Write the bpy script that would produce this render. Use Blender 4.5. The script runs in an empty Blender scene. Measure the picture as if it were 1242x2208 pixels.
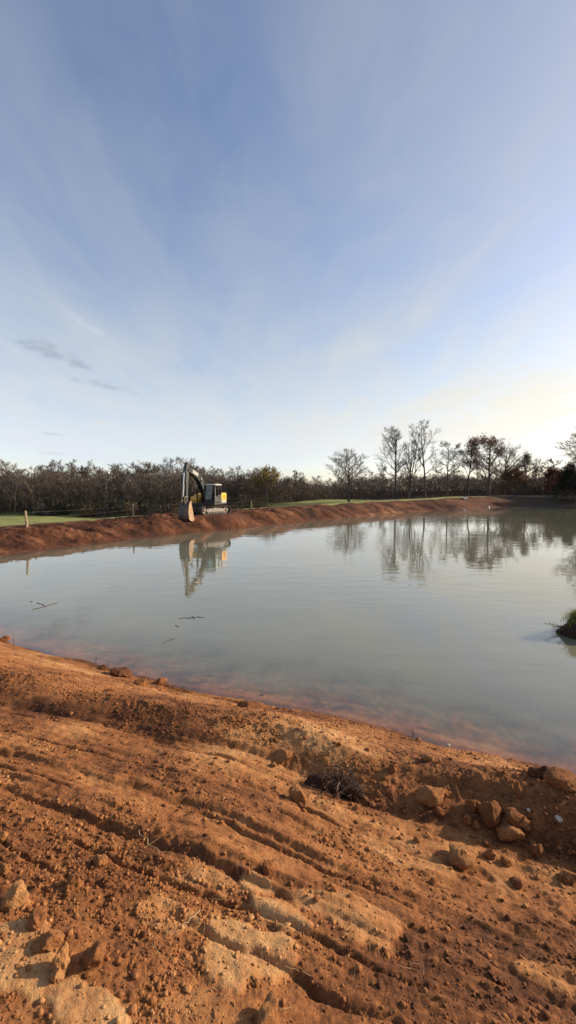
import bpy, math, random
import numpy as np
from mathutils import Vector, Matrix

# ------------------------------------------------------------------ camera, sky, sun, exposure
scene = bpy.context.scene
COL = scene.collection
FPX, CX, CY, HZ = 900.0, 621.0, 1104.0, 1060.0     # focal length and centre in photo pixels, horizon row
CAMH = 3.4
PITCH = math.atan((CY - HZ) / FPX)
cam_d = bpy.data.cameras.new('camera')
cam_d.sensor_fit = 'HORIZONTAL'; cam_d.sensor_width = 36.0; cam_d.lens = FPX / 1242.0 * 36.0
cam_d.clip_start = 0.05; cam_d.clip_end = 4000
cam = bpy.data.objects.new('camera', cam_d); COL.objects.link(cam)
cam.location = (0, 0, CAMH); cam.rotation_euler = (math.pi / 2 - PITCH, 0, 0)
scene.camera = cam

SUN_AZ, SUN_EL = math.radians(76), math.radians(21)   # azimuth clockwise from +Y (to the right)
sun_dir = Vector((math.sin(SUN_AZ) * math.cos(SUN_EL), math.cos(SUN_AZ) * math.cos(SUN_EL), math.sin(SUN_EL)))
sl = bpy.data.lights.new('sun', 'SUN'); sl.energy = 4.2; sl.angle = math.radians(1.2); sl.color = (1.0, 0.82, 0.61)
so = bpy.data.objects.new('sun', sl); COL.objects.link(so)
so.rotation_euler = sun_dir.to_track_quat('Z', 'Y').to_euler()

vs = scene.view_settings
vs.view_transform = 'Standard'; vs.look = 'None'; vs.gamma = 1.0; vs.use_curve_mapping = False
vs.exposure = 0.85

world = bpy.data.worlds.new('World'); scene.world = world; world.use_nodes = True
wn = world.node_tree; wn.nodes.clear()
def N(t, kind, **kw):
    n = t.nodes.new(kind)
    for k, v in kw.items():
        if k == 'ins':
            for kk, vv in v.items(): n.inputs[kk].default_value = vv
        else: setattr(n, k, v)
    return n
def math_node(t, op, a, b=None, c=None, clamp=False):
    n = t.nodes.new('ShaderNodeMath'); n.operation = op; n.use_clamp = clamp
    for i, v in enumerate((a, b, c)):
        if v is None: continue
        if isinstance(v, (int, float)): n.inputs[i].default_value = v
        else: t.links.new(v, n.inputs[i])
    return n.outputs[0]
def mix_col(t, fac, a, b, blend='MIX'):
    n = t.nodes.new('ShaderNodeMix'); n.data_type = 'RGBA'; n.blend_type = blend
    for v, i in ((fac, 0), (a, 6), (b, 7)):
        if isinstance(v, (int, float)): n.inputs[i].default_value = v
        elif isinstance(v, tuple): n.inputs[i].default_value = v if len(v) == 4 else v + (1,)
        else: t.links.new(v, n.inputs[i])
    return n.outputs[2]
def maprange(t, v, a, b, c=0.0, d=1.0, smooth=True):
    n = t.nodes.new('ShaderNodeMapRange'); n.interpolation_type = 'SMOOTHSTEP' if smooth else 'LINEAR'
    t.links.new(v, n.inputs[0])
    for i, x in enumerate((a, b, c, d)): n.inputs[i + 1].default_value = x
    return n.outputs[0]
def ray(px, py):
    x, y = (px - CX) / FPX, -(py - CY) / FPX
    c, s = math.cos(PITCH), math.sin(PITCH)
    return Vector((x, c + y * s, -s + y * c))

def build_world():
    t = wn; L = t.links.new
    sky = N(t, 'ShaderNodeTexSky', sky_type='NISHITA', sun_disc=False)
    sky.sun_elevation = SUN_EL; sky.sun_rotation = SUN_AZ
    sky.altitude = 200; sky.air_density = 1.0; sky.dust_density = 1.0; sky.ozone_density = 1.6
    tc = N(t, 'ShaderNodeTexCoord'); sep = N(t, 'ShaderNodeSeparateXYZ'); L(tc.outputs['Generated'], sep.inputs[0])
    X, Y, Z = sep.outputs
    zz = math_node(t, 'ADD', math_node(t, 'MAXIMUM', Z, 0.0), 0.10)
    u = math_node(t, 'DIVIDE', X, zz); v = math_node(t, 'DIVIDE', Y, zz)
    cmb = N(t, 'ShaderNodeCombineXYZ'); L(u, cmb.inputs[0]); L(v, cmb.inputs[1])
    def noise(rot, scale, sx, sy, detail, rough=0.55, dist=0.0, off=0.0):
        mp = N(t, 'ShaderNodeMapping'); mp.inputs['Rotation'].default_value = (0, 0, math.radians(rot))
        mp.inputs['Scale'].default_value = (sx, sy, 1); mp.inputs['Location'].default_value = (off, off * .7, off)
        L(cmb.outputs[0], mp.inputs[0])
        n = N(t, 'ShaderNodeTexNoise'); n.inputs['Scale'].default_value = scale; n.inputs['Detail'].default_value = detail
        n.inputs['Roughness'].default_value = rough; n.inputs['Distortion'].default_value = dist
        L(mp.outputs[0], n.inputs[0]); return n.outputs[0]
    broad = noise(18, 0.9, 1.2, 0.5, 4, 0.5, 0.5, 3.1)
    streak = noise(18, 1.1, 1.5, 0.62, 6, 0.56, 1.3, 1.7)
    fine = noise(24, 2.4, 1.6, 0.7, 8, 0.62, 1.6, 5.2)
    el = math_node(t, 'ARCSINE', Z)
    # thin high veil: thicker towards the horizon, open in a band just above it
    low = maprange(t, el, 0.50, 0.03, 0.0, 1.0)
    band = maprange(t, el, 0.02, 0.11, 0.40, 1.0)
    stk = math_node(t, 'ADD', math_node(t, 'MULTIPLY', maprange(t, streak, 0.34, 0.70), 0.7), math_node(t, 'MULTIPLY', maprange(t, fine, 0.40, 0.75), 0.35))
    m = math_node(t, 'MULTIPLY', low, math_node(t, 'ADD', math_node(t, 'MULTIPLY', stk, 0.30), 0.70))
    m = math_node(t, 'ADD', m, math_node(t, 'MULTIPLY', maprange(t, broad, 0.36, 0.70), 0.30))
    m = math_node(t, 'ADD', m, math_node(t, 'MULTIPLY', stk, 0.20))
    m = math_node(t, 'MULTIPLY', m, band, clamp=True)
    # desaturated cloud colour that keeps the sky's brightness
    bw = N(t, 'ShaderNodeRGBToBW'); L(sky.outputs[0], bw.inputs[0])
    g = math_node(t, 'ADD', math_node(t, 'MULTIPLY', bw.outputs[0], 0.36), 2.1)
    cc = N(t, 'ShaderNodeCombineColor')
    dt = N(t, 'ShaderNodeVectorMath', operation='DOT_PRODUCT'); L(tc.outputs['Generated'], dt.inputs[0]); dt.inputs[1].default_value = tuple(sun_dir)
    wm = maprange(t, dt.outputs['Value'], 0.0, 0.9)           # veil warms towards the sun
    L(math_node(t, 'MULTIPLY', g, math_node(t, 'ADD', math_node(t, 'MULTIPLY', wm, 0.15), 0.93)), cc.inputs[0])
    L(math_node(t, 'MULTIPLY', g, math_node(t, 'ADD', math_node(t, 'MULTIPLY', wm, 0.03), 1.0)), cc.inputs[1])
    L(math_node(t, 'MULTIPLY', g, math_node(t, 'ADD', math_node(t, 'MULTIPLY', wm, -0.16), 1.07)), cc.inputs[2])
    skyc = mix_col(t, 1.0, sky.outputs[0], (1.0, 0.90, 0.88), 'MULTIPLY')
    col = mix_col(t, m, skyc, cc.outputs[0])
    # small grey low clouds and one bright wisp, each at its own place on the sky
    az = math_node(t, 'ARCTAN2', X, Y)
    tn = N(t, 'ShaderNodeTexNoise'); tn.inputs['Scale'].default_value = 26; tn.inputs['Detail'].default_value = 5
    mp = N(t, 'ShaderNodeMapping'); mp.inputs['Scale'].default_value = (1, 1, 2.2); L(tc.outputs['Generated'], mp.inputs[0]); L(mp.outputs[0], tn.inputs[0])
    def blob(px, py, w, h, tilt, amount, colour, k=1.0):
        nonlocal col
        d = ray(px, py).normalized(); a0, e0 = math.atan2(d.x, d.y), math.asin(d.z)
        da = math_node(t, 'SUBTRACT', az, a0); de = math_node(t, 'SUBTRACT', el, e0)
        c, s = math.cos(math.radians(tilt)), math.sin(math.radians(tilt))
        p = math_node(t, 'ADD', math_node(t, 'MULTIPLY', da, c / w), math_node(t, 'MULTIPLY', de, -s / w))
        q = math_node(t, 'ADD', math_node(t, 'MULTIPLY', da, s / h), math_node(t, 'MULTIPLY', de, c / h))
        r = math_node(t, 'SQRT', math_node(t, 'ADD', math_node(t, 'MULTIPLY', p, p), math_node(t, 'MULTIPLY', q, q)))
        f = math_node(t, 'ADD', math_node(t, 'SUBTRACT', 1.0, r), math_node(t, 'MULTIPLY', math_node(t, 'SUBTRACT', tn.outputs[0], 0.5), 3.0 * k))
        col = mix_col(t, maprange(t, f, 0.05, 1.0, 0.0, amount), col, mix_col(t, 1.0, col, colour, 'MULTIPLY'))
    G = (.74, .74, .76)
    blob(120, 764, 0.085, 0.018, 14, 0.75, G); blob(157, 818, 0.026, 0.009, 12, 0.5, G); blob(236, 832, 0.060, 0.011, 10, 0.6, G)
    blob(100, 935, 0.034, 0.005, 2, 0.5, G); blob(95, 977, 0.05, 0.006, 2, 0.35, G)
    blob(172, 692, 0.10, 0.014, 26, 0.4, (1.30, 1.26, 1.22), 0.4)
    bg = N(t, 'ShaderNodeBackground'); bg.inputs[1].default_value = 0.13
    L(col, bg.inputs[0]); o = N(t, 'ShaderNodeOutputWorld'); L(bg.outputs[0], o.inputs[0])
build_world()

# ------------------------------------------------------------------ helpers
R = random.Random(7)
NR = np.random.default_rng(11)
def tag(o, label=None, cat=None, group=None, kind=None):
    if label: o['label'] = label
    if cat: o['category'] = cat
    if group: o['group'] = group
    if kind: o['kind'] = kind
    return o
def empty(name, loc=(0, 0, 0), rz=0.0):
    o = bpy.data.objects.new(name, None); COL.objects.link(o); o.empty_display_size = 0.2
    o.location = loc; o.rotation_euler = (0, 0, rz); return o
def link_mesh(name, me, mat=None, parent=None, smooth=False):
    o = bpy.data.objects.new(name, me); COL.objects.link(o)
    if mat is not None and len(me.materials) == 0: me.materials.append(mat)
    if parent: o.parent = parent
    if smooth: me.shade_smooth()
    return o
def mesh_np(name, V, F, smooth=True):
    """V (n,3), F (m,k) with one k"""
    V = np.ascontiguousarray(V, dtype=np.float32); F = np.ascontiguousarray(F, dtype=np.int32)
    me = bpy.data.meshes.new(name); k = F.shape[1]
    me.vertices.add(len(V)); me.vertices.foreach_set('co', V.ravel())
    me.loops.add(F.size); me.loops.foreach_set('vertex_index', F.ravel())
    me.polygons.add(len(F)); me.polygons.foreach_set('loop_start', np.arange(0, F.size, k, dtype=np.int32))
    try: me.polygons.foreach_set('loop_total', np.full(len(F), k, dtype=np.int32))
    except Exception: pass
    me.update(calc_edges=True)
    if smooth: me.shade_smooth()
    return me
def add_attr(me, name, arr):
    a = me.attributes.new(name, 'FLOAT', 'POINT'); a.data.foreach_set('value', np.ascontiguousarray(arr, dtype=np.float32))

class MB:
    """collects simple solids into one mesh"""
    def __init__(s, xf=None): s.V = []; s.F = []; s.xf = xf
    def add(s, vs, fs):
        b = len(s.V); s.V += [tuple(v) for v in vs]; s.F += [tuple(i + b for i in f) for f in fs]; return s
    def box(s, x0, x1, y0, y1, z0, z1, rot=None):
        vs = [(x, y, z) for z in (z0, z1) for y in (y0, y1) for x in (x0, x1)]
        if rot:
            c = Vector(((x0 + x1) / 2, (y0 + y1) / 2, (z0 + z1) / 2)); vs = [rot @ (Vector(v) - c) + c for v in vs]
        return s.add(vs, [(0, 2, 3, 1), (4, 5, 7, 6), (0, 1, 5, 4), (2, 6, 7, 3), (0, 4, 6, 2), (1, 3, 7, 5)])
    def prism_y(s, pts, y0, y1):           # outline in XZ, extruded along Y
        n = len(pts); vs = [(p[0], y0, p[1]) for p in pts] + [(p[0], y1, p[1]) for p in pts]
        return s.add(vs, [tuple(range(n)), tuple(range(2 * n - 1, n - 1, -1))] + [(i, i + n, (i + 1) % n + n, (i + 1) % n) for i in range(n)])
    def prism_z(s, pts, z0, z1):
        n = len(pts); vs = [(p[0], p[1], z0) for p in pts] + [(p[0], p[1], z1) for p in pts]
        return s.add(vs, [tuple(range(n - 1, -1, -1)), tuple(range(n, 2 * n))] + [(i, (i + 1) % n, (i + 1) % n + n, i + n) for i in range(n)])
    def tube(s, a, b, r0, r1=None, k=10, cap=True):
        a, b = Vector(a), Vector(b); r1 = r0 if r1 is None else r1
        d = (b - a).normalized(); u = d.orthogonal().normalized(); w = d.cross(u)
        vs = []
        for p, r in ((a, r0), (b, r1)):
            for i in range(k):
                q = 2 * math.pi * i / k; vs.append(p + u * (math.cos(q) * r) + w * (math.sin(q) * r))
        fs = [(i, (i + 1) % k, (i + 1) % k + k, i + k) for i in range(k)]
        if cap: fs += [tuple(range(k - 1, -1, -1)), tuple(range(k, 2 * k))]
        return s.add(vs, fs)
    def path(s, pts, r, k=6):
        for a, b in zip(pts[:-1], pts[1:]): s.tube(a, b, r, r, k)
        return s
    def build(s, name, mat, parent=None, bevel=0.0, smooth=False):
        V = s.V if s.xf is None else [s.xf @ Vector(v) for v in s.V]
        me = bpy.data.meshes.new(name); me.from_pydata([tuple(v) for v in V], [], s.F); me.update()
        o = link_mesh(name, me, mat, parent, smooth)
        if bevel:
            m = o.modifiers.new('bevel', 'BEVEL'); m.width = bevel; m.segments = 2; m.limit_method = 'ANGLE'
        return o

# ------------------------------------------------------------------ numpy noise
def _hash(ix, iy, seed):
    h = (ix.astype(np.uint32) * np.uint32(374761393) + iy.astype(np.uint32) * np.uint32(668265263) + np.uint32((seed * 2246822519) & 0xffffffff))
    h = (h ^ (h >> np.uint32(13))) * np.uint32(1274126177); h ^= h >> np.uint32(16)
    return (h & np.uint32(0xffffff)).astype(np.float64) / float(0xffffff)
def vnoise(x, y, seed=0):
    fx, fy = np.floor(x), np.floor(y); ix, iy = fx.astype(np.int64), fy.astype(np.int64)
    tx, ty = x - fx, y - fy; tx = tx * tx * tx * (tx * (tx * 6 - 15) + 10); ty = ty * ty * ty * (ty * (ty * 6 - 15) + 10)
    a, b = _hash(ix, iy, seed), _hash(ix + 1, iy, seed); c, d = _hash(ix, iy + 1, seed), _hash(ix + 1, iy + 1, seed)
    return (a + (b - a) * tx) * (1 - ty) + (c + (d - c) * tx) * ty
def fbm(x, y, seed=0, octv=4, gain=0.5):
    s = np.zeros_like(x); a = 1.0; n = 0.0
    for o in range(octv):
        ca, sa = math.cos(0.6 * o + .3), math.sin(0.6 * o + .3)
        s += a * vnoise((x * ca - y * sa) * 2 ** o + 17.3 * o, (x * sa + y * ca) * 2 ** o - 9.1 * o, seed + o); n += a; a *= gain
    return s / n
def worley_dome(x, y, cell, seed, fill=0.75):
    """rounded lumps, one per cell, 0..1"""
    gx, gy = x / cell, y / cell; ix, iy = np.floor(gx).astype(np.int64), np.floor(gy).astype(np.int64)
    out = np.zeros_like(x)
    for dx in (-1, 0, 1):
        for dy in (-1, 0, 1):
            cx, cy = ix + dx, iy + dy
            px = cx + 0.15 + 0.7 * _hash(cx, cy, seed); py = cy + 0.15 + 0.7 * _hash(cx, cy, seed + 1)
            h = _hash(cx, cy, seed + 2); r = (0.25 + 0.45 * h) * (h < fill)
            ang = _hash(cx, cy, seed + 3) * 3.14; ax = 0.75 + 0.5 * _hash(cx, cy, seed + 4)
            ddx, ddy = gx - px, gy - py; ca, sa = np.cos(ang), np.sin(ang)
            q = ((ddx * ca + ddy * sa) * ax) ** 2 + ((-ddx * sa + ddy * ca) / ax) ** 2
            out = np.maximum(out, np.sqrt(np.maximum(0, 1 - q / np.maximum(r * r, 1e-4))) * r * 1.4)
    return out
def sstep(a, b, x):
    t = np.clip((x - a) / (b - a), 0, 1); return t * t * (3 - 2 * t)

# ------------------------------------------------------------------ terrain function
# shoreline of the pond: x, y, crest height, width of the slope, near(1) / far(0)
SHORE = np.array([
 (-20.5, 15.7, 1.2, 3.0, .6), (-12, 12, 1.3, 4, 1), (-6.4, 9.3, 1.5, 4, 1), (-3.77, 8.05, 1.5, 4, 1), (-1.86, 7.05, 1.5, 4, 1), (-.15, 6.45, 1.5, 4, 1),
 (1.17, 5.9, 1.5, 4, 1), (2.26, 5.37, 1.5, 4, 1), (2.9, 5.08, 1.5, 4, 1), (3.4, 4.85, 1.5, 4, 1), (5.5, 4.2, 1.5, 4, 1), (8.0, 4.6, 1.4, 3, .7), (9.4, 7.0, 1.0, 3, .1),
 (9.6, 9.6, .8, 3, 0), (11.5, 13, .9, 3, 0), (15.5, 19, 1.0, 3, 0), (26, 31, 1.2, 4, 0), (43, 52, 1.4, 4, 0), (62, 75, 1.6, 5, 0), (84, 98, 1.8, 5, 0),
 (80, 105, 2.0, 5, 0), (70, 103, 2.1, 5, 0), (58, 98.7, 2.4, 5, 0), (43, 90, 2.55, 5, 0), (33.7, 80.5, 2.15, 4.4, 0), (28, 76.5, 2.0, 4, 0), (21.7, 70, 1.85, 3.6, 0),
 (16.6, 65, 1.75, 3.2, 0), (7.7, 53.7, 1.6, 2.8, 0), (4.4, 50.2, 1.5, 2.6, 0), (-1, 43.7, 1.4, 2.4, 0), (-5.1, 38.25, 1.28, 2.5, 0), (-8.3, 34, 1.27, 2.1, 0),
 (-11.1, 30, 1.12, 2.9, 0), (-12.9, 27.0, 1.08, 3.2, 0), (-15.4, 22.3, 1.05, 3.4, 0), (-18.5, 18.5, 1.05, 3.4, .2)])
FIELD = np.array([(-40, 55, -1.3), (-70, 100, -2.8), (-50, 118, -3.3), (-90, 110, -2.6), (-20, 112, -2.9), (0, 105, -1.5), (10, 120, -.6), (18, 129, -.2), (30, 140, .3),
 (12, 150, .5), (45, 130, 1.5), (60, 118, 2.3), (75, 122, 2.4), (100, 110, 2.2), (-28, 42, -.5), (-12, 62, -.6), (-23, 60, -2.2), (-30, 80, -3.6), (-36, 100, -4.4), (2, 78, .1), (22, 92, .9), (36, 112, 1.2), (-80, 190, 0),
 (0, 210, 2), (80, 190, 4), (-160, 120, -2), (170, 160, 4), (0, -40, 1.6), (-50, 0, 1.4), (50, 5, 1.8), (60, 40, 1.8), (-35, 25, .9), (0, 600, 8), (-400, 400, 6), (400, 400, 8), (0, -400, 2), (-400, 0, 2), (400, 0, 4)], float)
EXC = (-7.75, 40.4)          # where the excavator stands
EXC_Z = 1.27

def shore_fields(x, y):
    P = SHORE; n = len(P); best = np.full(x.shape, 1e9); inside = np.zeros(x.shape, bool)
    W = np.zeros(x.shape); acc = np.zeros((3,) + x.shape)
    for i in range(n):
        ax, ay = P[i, :2]; bx, by = P[(i + 1) % n, :2]; ex, ey = bx - ax, by - ay
        t = np.clip(((x - ax) * ex + (y - ay) * ey) / (ex * ex + ey * ey), 0, 1)
        d = np.hypot(x - ax - t * ex, y - ay - t * ey); best = np.minimum(best, d)
        w = math.hypot(ex, ey) / (d * d + .4) ** 2; W += w
        for k in range(3): acc[k] += w * (P[i, 2 + k] * (1 - t) + P[(i + 1) % n, 2 + k] * t)
        c = (ay > y) != (by > y)
        inside ^= c & (x < ex * (y - ay) / (ey if abs(ey) > 1e-9 else 1e-9) + ax)
    return np.where(inside, -best, best), acc[0] / W, acc[1] / W, acc[2] / W
def field_z(x, y):
    W = np.zeros(x.shape); A = np.zeros(x.shape)
    for fx, fy, fz in FIELD:
        w = 1 / (((x - fx) ** 2 + (y - fy) ** 2) + 60) ** 1.6; W += w; A += w * fz
    return A / W
PROF_S = np.array([-60, -6, 0, 1.0, 1.70, 1.735, 2.10, 2.14, 2.5, 3.02, 3.20, 3.42, 3.75, 4.6, 5.2, 5.8, 6.4])
PROF_Z = np.array([1.7, 1.75, 1.74, 1.60, 1.392, 1.428, 1.285, 1.335, 1.235, 1.045, 1.16, 1.235, 1.08, .56, .25, 0, -.12])
PALE = [(530, 2050, .26, .16), (590, 1975, .16, .09), (360, 1985, .15, .10), (545, 1915, .12, .07), (60, 2060, .20, .14), (200, 2190, .22, .10), (780, 1985, .22, .12), (640, 1570, .9, .28),
        (880, 1850, .35, .12), (1080, 1880, .4, .13), (430, 1880, .35, .09), (700, 1960, .2, .1), (1200, 2110, .25, .12), (160, 1440, .8, .25), (560, 1600, .5, .12)]
_pale_xy = None

def ground(x, y, full=False):
    """height of the ground; with full also tone (dry pale 1 .. damp dark 0), grass, sd"""
    x = np.asarray(x, float); y = np.asarray(y, float)
    sd, zc, wd, near = shore_fields(x, y)
    nr = sstep(.35, .75, near) * (1 - sstep(16, 22, np.hypot(x, y)))
    # ragged waterline
    wob = (fbm(x * .9, y * .9, 3, 3) - .5) * .35 * nr + (fbm(x * .45, y * .45, 5, 3) - .5) * .9 * (1 - nr)
    sdw = sd + wob
    # --- far banks
    slope = zc * sstep(-.15, 1.0, sdw / wd) * .25 + zc * np.clip(sdw / wd, 0, 1) * .60 + zc * .15 * sstep(.8, 2.2, sdw / wd)
    crest_w = 6.0
    f = sstep(crest_w, crest_w + 11, sdw)
    fz = field_z(x, y)
    zf = slope * (1 - f) + fz * f
    q = np.clip(-sdw, 0, 50)
    bed = -(.22 * q - .0 + .10 * np.minimum(q, 1.2) * 0); bed = np.maximum(bed, -2.2)
    dist = np.hypot(x, y)
    # dozer furrows raked down the far bank
    al = x * .62 + y * .78; ac = -x * .78 + y * .62
    bankm = sstep(-.3, .6, sdw) * (1 - sstep(4.2, 6.2, sdw)) * (1 - nr) * sstep(-60, 12, -x)
    g1 = fbm((al + .75 * ac) * .75, (ac - .2 * al) * .22, 21, 4) - .5
    g2 = fbm((al + .5 * ac) * 2.1, ac * .5, 23, 3) - .5
    g3 = fbm(x * 2.4, y * 2.4, 29, 3) - .5
    g4 = np.abs(fbm((al + .9 * ac) * 1.1, (ac - .3 * al) * .3, 25, 3) - .5)
    furrow = (g1 * .42 + g2 * .34 + g3 * .20 - g4 * .75 + .10 + (fbm(x * 6, y * 6, 28, 2) - .5) * .10) * bankm
    zf = zf + furrow * (.35 + .65 * sstep(.1, 1.0, sdw)) + (fbm(x * .25, y * .25, 31, 3) - .5) * .25 * f
    pad = 1 - sstep(2.3, 4.2, np.hypot(x - EXC[0], y - EXC[1]))
    zf = zf * (1 - pad) + (EXC_Z + (zf - EXC_Z) * .12) * pad
    z = np.where(sdw > 0, zf, bed + furrow * .2)
    z = np.where((sdw <= 0) & (nr < .5), np.minimum(z, -.015 + .0 * z) , z)
    tone = .42 + (fbm(x * .8, y * .8, 37, 4) - .5) * .7 + (g1 * .6 + g2 * .5) * bankm + (fbm(x * 4, y * 4, 38, 3) - .5) * .3 + .30 * np.exp(-((sdw - .25) / .22) ** 2) * sstep(0, 12, x) * (1 - sstep(30, 45, x))
    # --- near bank
    m = nr > 0.001
    if m.any():
        X, Y = x[m], y[m]
        s0 = 5.8 - sd[m]
        warp = (fbm(X * .7, Y * .7, 41, 3) - .5) * .20 + (fbm(X * 7, Y * 7, 42, 3) - .5) * .05
        s = s0 + warp * (1 - sstep(4.5, 5.6, s0))
        s = np.where(s0 > 5.2, 5.8 - sdw[m] * sstep(5.2, 5.8, s0) - sd[m] * (1 - sstep(5.2, 5.8, s0)), s)
        u = X * .91 - Y * .414
        # the berm dies out to the left a little, the ledges come and go
        zz = np.interp(s, PROF_S, PROF_Z)
        smooth_z = np.interp(s, [-60, -6, 0, 1, 2, 3.1, 4.2, 5.8, 6.4], [1.7, 1.75, 1.74, 1.6, 1.33, 1.02, .70, 0, -.12])
        amt = .62 + .85 * sstep(-1.2, 1.2, u) * sstep(2.9, 3.2, s) + .9 * (fbm(u * .7, s * 2, 43, 2) - .45)
        amt = np.clip(amt, .35, 1.6) * (1 - .85 * sstep(-1.1, -.3, u) * (1 - sstep(2.75, 3.0, s)))
        zz = smooth_z + (zz - smooth_z) * amt
        zz = np.where(s0 > 5.8, np.minimum(-.13 * (s0 - 5.8) + (fbm(X * 3, Y * 3, 44, 4) - .5) * .14 * sstep(5.8, 6.6, s0), 0 + .03 * (1 - sstep(5.8, 6.3, s0))) - .14 * np.maximum(s0 - 7.5, 0), zz)
        wet = sstep(5.35, 5.95, s0)
        dry = 1 - sstep(5.5, 5.9, s0)
        # track smear streaks, parallel with the shore
        st1 = fbm(u * .7, s0 * 7, 51, 4) - .5; st2 = fbm(u * 1.8, s0 * 22, 53, 3) - .5
        trk = (sstep(.9, 1.7, s) * (1 - sstep(3.0, 3.2, s))) + .5 * sstep(3.5, 4.1, s)
        zz += (st1 * .05 + st2 * .03) * trk * dry
        for gi, gs in enumerate((1.35, 1.52, 1.9, 2.02, 2.36, 2.62, 2.85)):      # thin grooves pressed by the track edges
            pres = sstep(.42, .58, fbm(u * .8 + 7.7 * gi, s0 * .3, 45 + gi, 2)) * (1 - sstep(-.5, .3, u))
            zz -= .026 * np.exp(-((s - gs - .03 * np.sin(u * .9 + gi)) / .013) ** 2) * pres
        # diagonal smear at lower right
        dm = sstep(-.2, .7, u) * (1 - sstep(2.0, 3.0, s))
        du, dv = X * .80 - Y * .60, X * .60 + Y * .80
        sm = fbm(du * 1.2, dv * 8.5, 55, 4) - .5
        zz += (sm * .085 + (fbm(du * 5, dv * 28, 56, 3) - .5) * .036 + (fbm(X * 19, Y * 19, 58, 4) - .5) * .030) * dm * dry + (fbm(X * 22, Y * 22, 59, 3) - .5) * .012 * dry
        # lumps
        lump_n = fbm(X * 1.5, Y * 1.5, 57, 3)
        band = np.exp(-((s - 3.55) / .42) ** 2) * (.6 + .5 * sstep(-.5, 1, u)) + np.exp(-((s - 2.35) / .16) ** 2) * .35 + .65 * sstep(.1, -.6, X + .1) * (1 - sstep(1.7, 2.1, s)) + .35 * dm
        shelf = np.exp(-((s0 - 5.55) / .22) ** 2) * .5
        lm = np.clip(band + shelf - .25 * trk * (s < 3.1) + (lump_n - .55) * 2.0, 0, 1) * (1 - .75 * sstep(5.8, 6.1, s0))
        # smooth trodden plates
        pale = np.zeros_like(X)
        if _pale_xy is not None:
            for (qx, qy, ru, rs) in _pale_xy:
                a = (X - qx) * .91 - (Y - qy) * .414; b = (X - qx) * .414 + (Y - qy) * .91
                rr = np.sqrt((a / ru) ** 2 + (b / rs) ** 2) + (fbm(X * 6, Y * 6, 61, 4) - .5) * 1.3
                pale = np.maximum(pale, (1 - sstep(.75, 1.0, rr)) * (1.0 if ru < .3 else .55))
        gen = sstep(.53, .57, fbm(u * 1.1, s0 * 3.2, 63, 4)) * dry
        plate = np.maximum(pale, .6 * gen * (1 - np.clip(band, 0, 1) * .7) * (1 - .6 * dm))
        lm = lm * (1 - .85 * plate)
        d1 = worley_dome(X + .02 * st1, Y, .105, 71, .55); d2 = worley_dome(X, Y, .052, 75, .8); d3 = worley_dome(X, Y, .027, 79, .85)
        rg = .55 + .9 * (fbm(X * 24, Y * 24, 82, 3) - .1)
        lm = lm * .7
        zz += (d1 * .024 + d2 * .022) * lm * rg + d3 * .011 * rg * (.25 + lm) * (1 - .95 * plate) + (fbm(X * 30, Y * 30, 84, 3) - .5) * .014 * (.35 + lm) * (1 - .93 * plate)
        zz += plate * .014 + (fbm(X * 9, Y * 9, 83, 4) - .5) * .020 * (1 - .82 * plate) + (fbm(X * 2.2, Y * 2.2, 85, 3) - .5) * .035 * dry
        # shoreline ledges
        zz += (fbm(u * 1.1, s0 * 9, 87, 4) - .5) * .07 * sstep(4.0, 4.8, s0) * (1 - sstep(5.7, 6.0, s0))
        tn = .49 + (fbm(X * 1.3, Y * 1.3, 91, 4) - .5) * .60 + (fbm(u * .9, s0 * 5, 93, 4) - .5) * .45 * trk + pale * .34 + gen * .03 + (fbm(X * 12, Y * 12, 95, 3) - .5) * .22
        tn += sm * .35 * dm - .10 * lm - .12 * np.exp(-((s - 3.12) / .10) ** 2)
        tn += .10 * np.exp(-((s0 - 4.7) / .5) ** 2) - .20 * sstep(5.55, 5.78, s0) * (1 - sstep(5.8, 6.0, s0)) - .30 * sstep(.54, .64, fbm(X * 2.0, Y * 3.0, 89, 4)) * sstep(5.9, 6.2, s0) + .12 * sstep(5.85, 6.1, s0)
        w = nr[m]
        z[m] = z[m] * (1 - w) + zz * w
        tone[m] = tone[m] * (1 - w) + tn * w
    if not full: return z
    grass = sstep(4.6, 6.4, sd + (fbm(x * .35, y * .35, 97, 4) - .5) * 3.2) * (1 - nr) * (1 - pad)
    right = sstep(57, 69, x * .7 + y * .3 + 7 * (vnoise(x * .15, y * .15, 5) - .5))  # mask of the far right bank: brown grass with shade painted in
    return z, np.clip(tone, 0, 1), grass, sd, right

def march(px, py, tmax=60.0):
    """where a photo pixel's ray meets the ground"""
    d = ray(px, py); t = np.linspace(.6, tmax, 900) if tmax <= 30 else np.geomspace(.6, tmax, 1200)
    X, Y, Zr = d.x * t, d.y * t, CAMH + d.z * t
    g = ground(X, Y); k = int(np.argmax(Zr < g))
    if not (Zr < g).any(): k = len(t) - 1
    return Vector((X[k], Y[k], max(g[k], -5)))
_pale_xy = None
_tmp = []
for (px, py, ru, rs) in PALE:
    p = march(px, py, 20); _tmp.append((p.x, p.y, ru, rs))
_pale_xy = _tmp
def gz(x, y): return float(ground(np.array([x]), np.array([y]))[0])
def at_z(px, py, z=0.0):
    d = ray(px, py); t = (z - CAMH) / d.z; return Vector((d.x * t, d.y * t, z))
def at_d(px, py, Y):
    d = ray(px, py); t = Y / d.y; return Vector((d.x * t, Y, CAMH + d.z * t))

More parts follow.
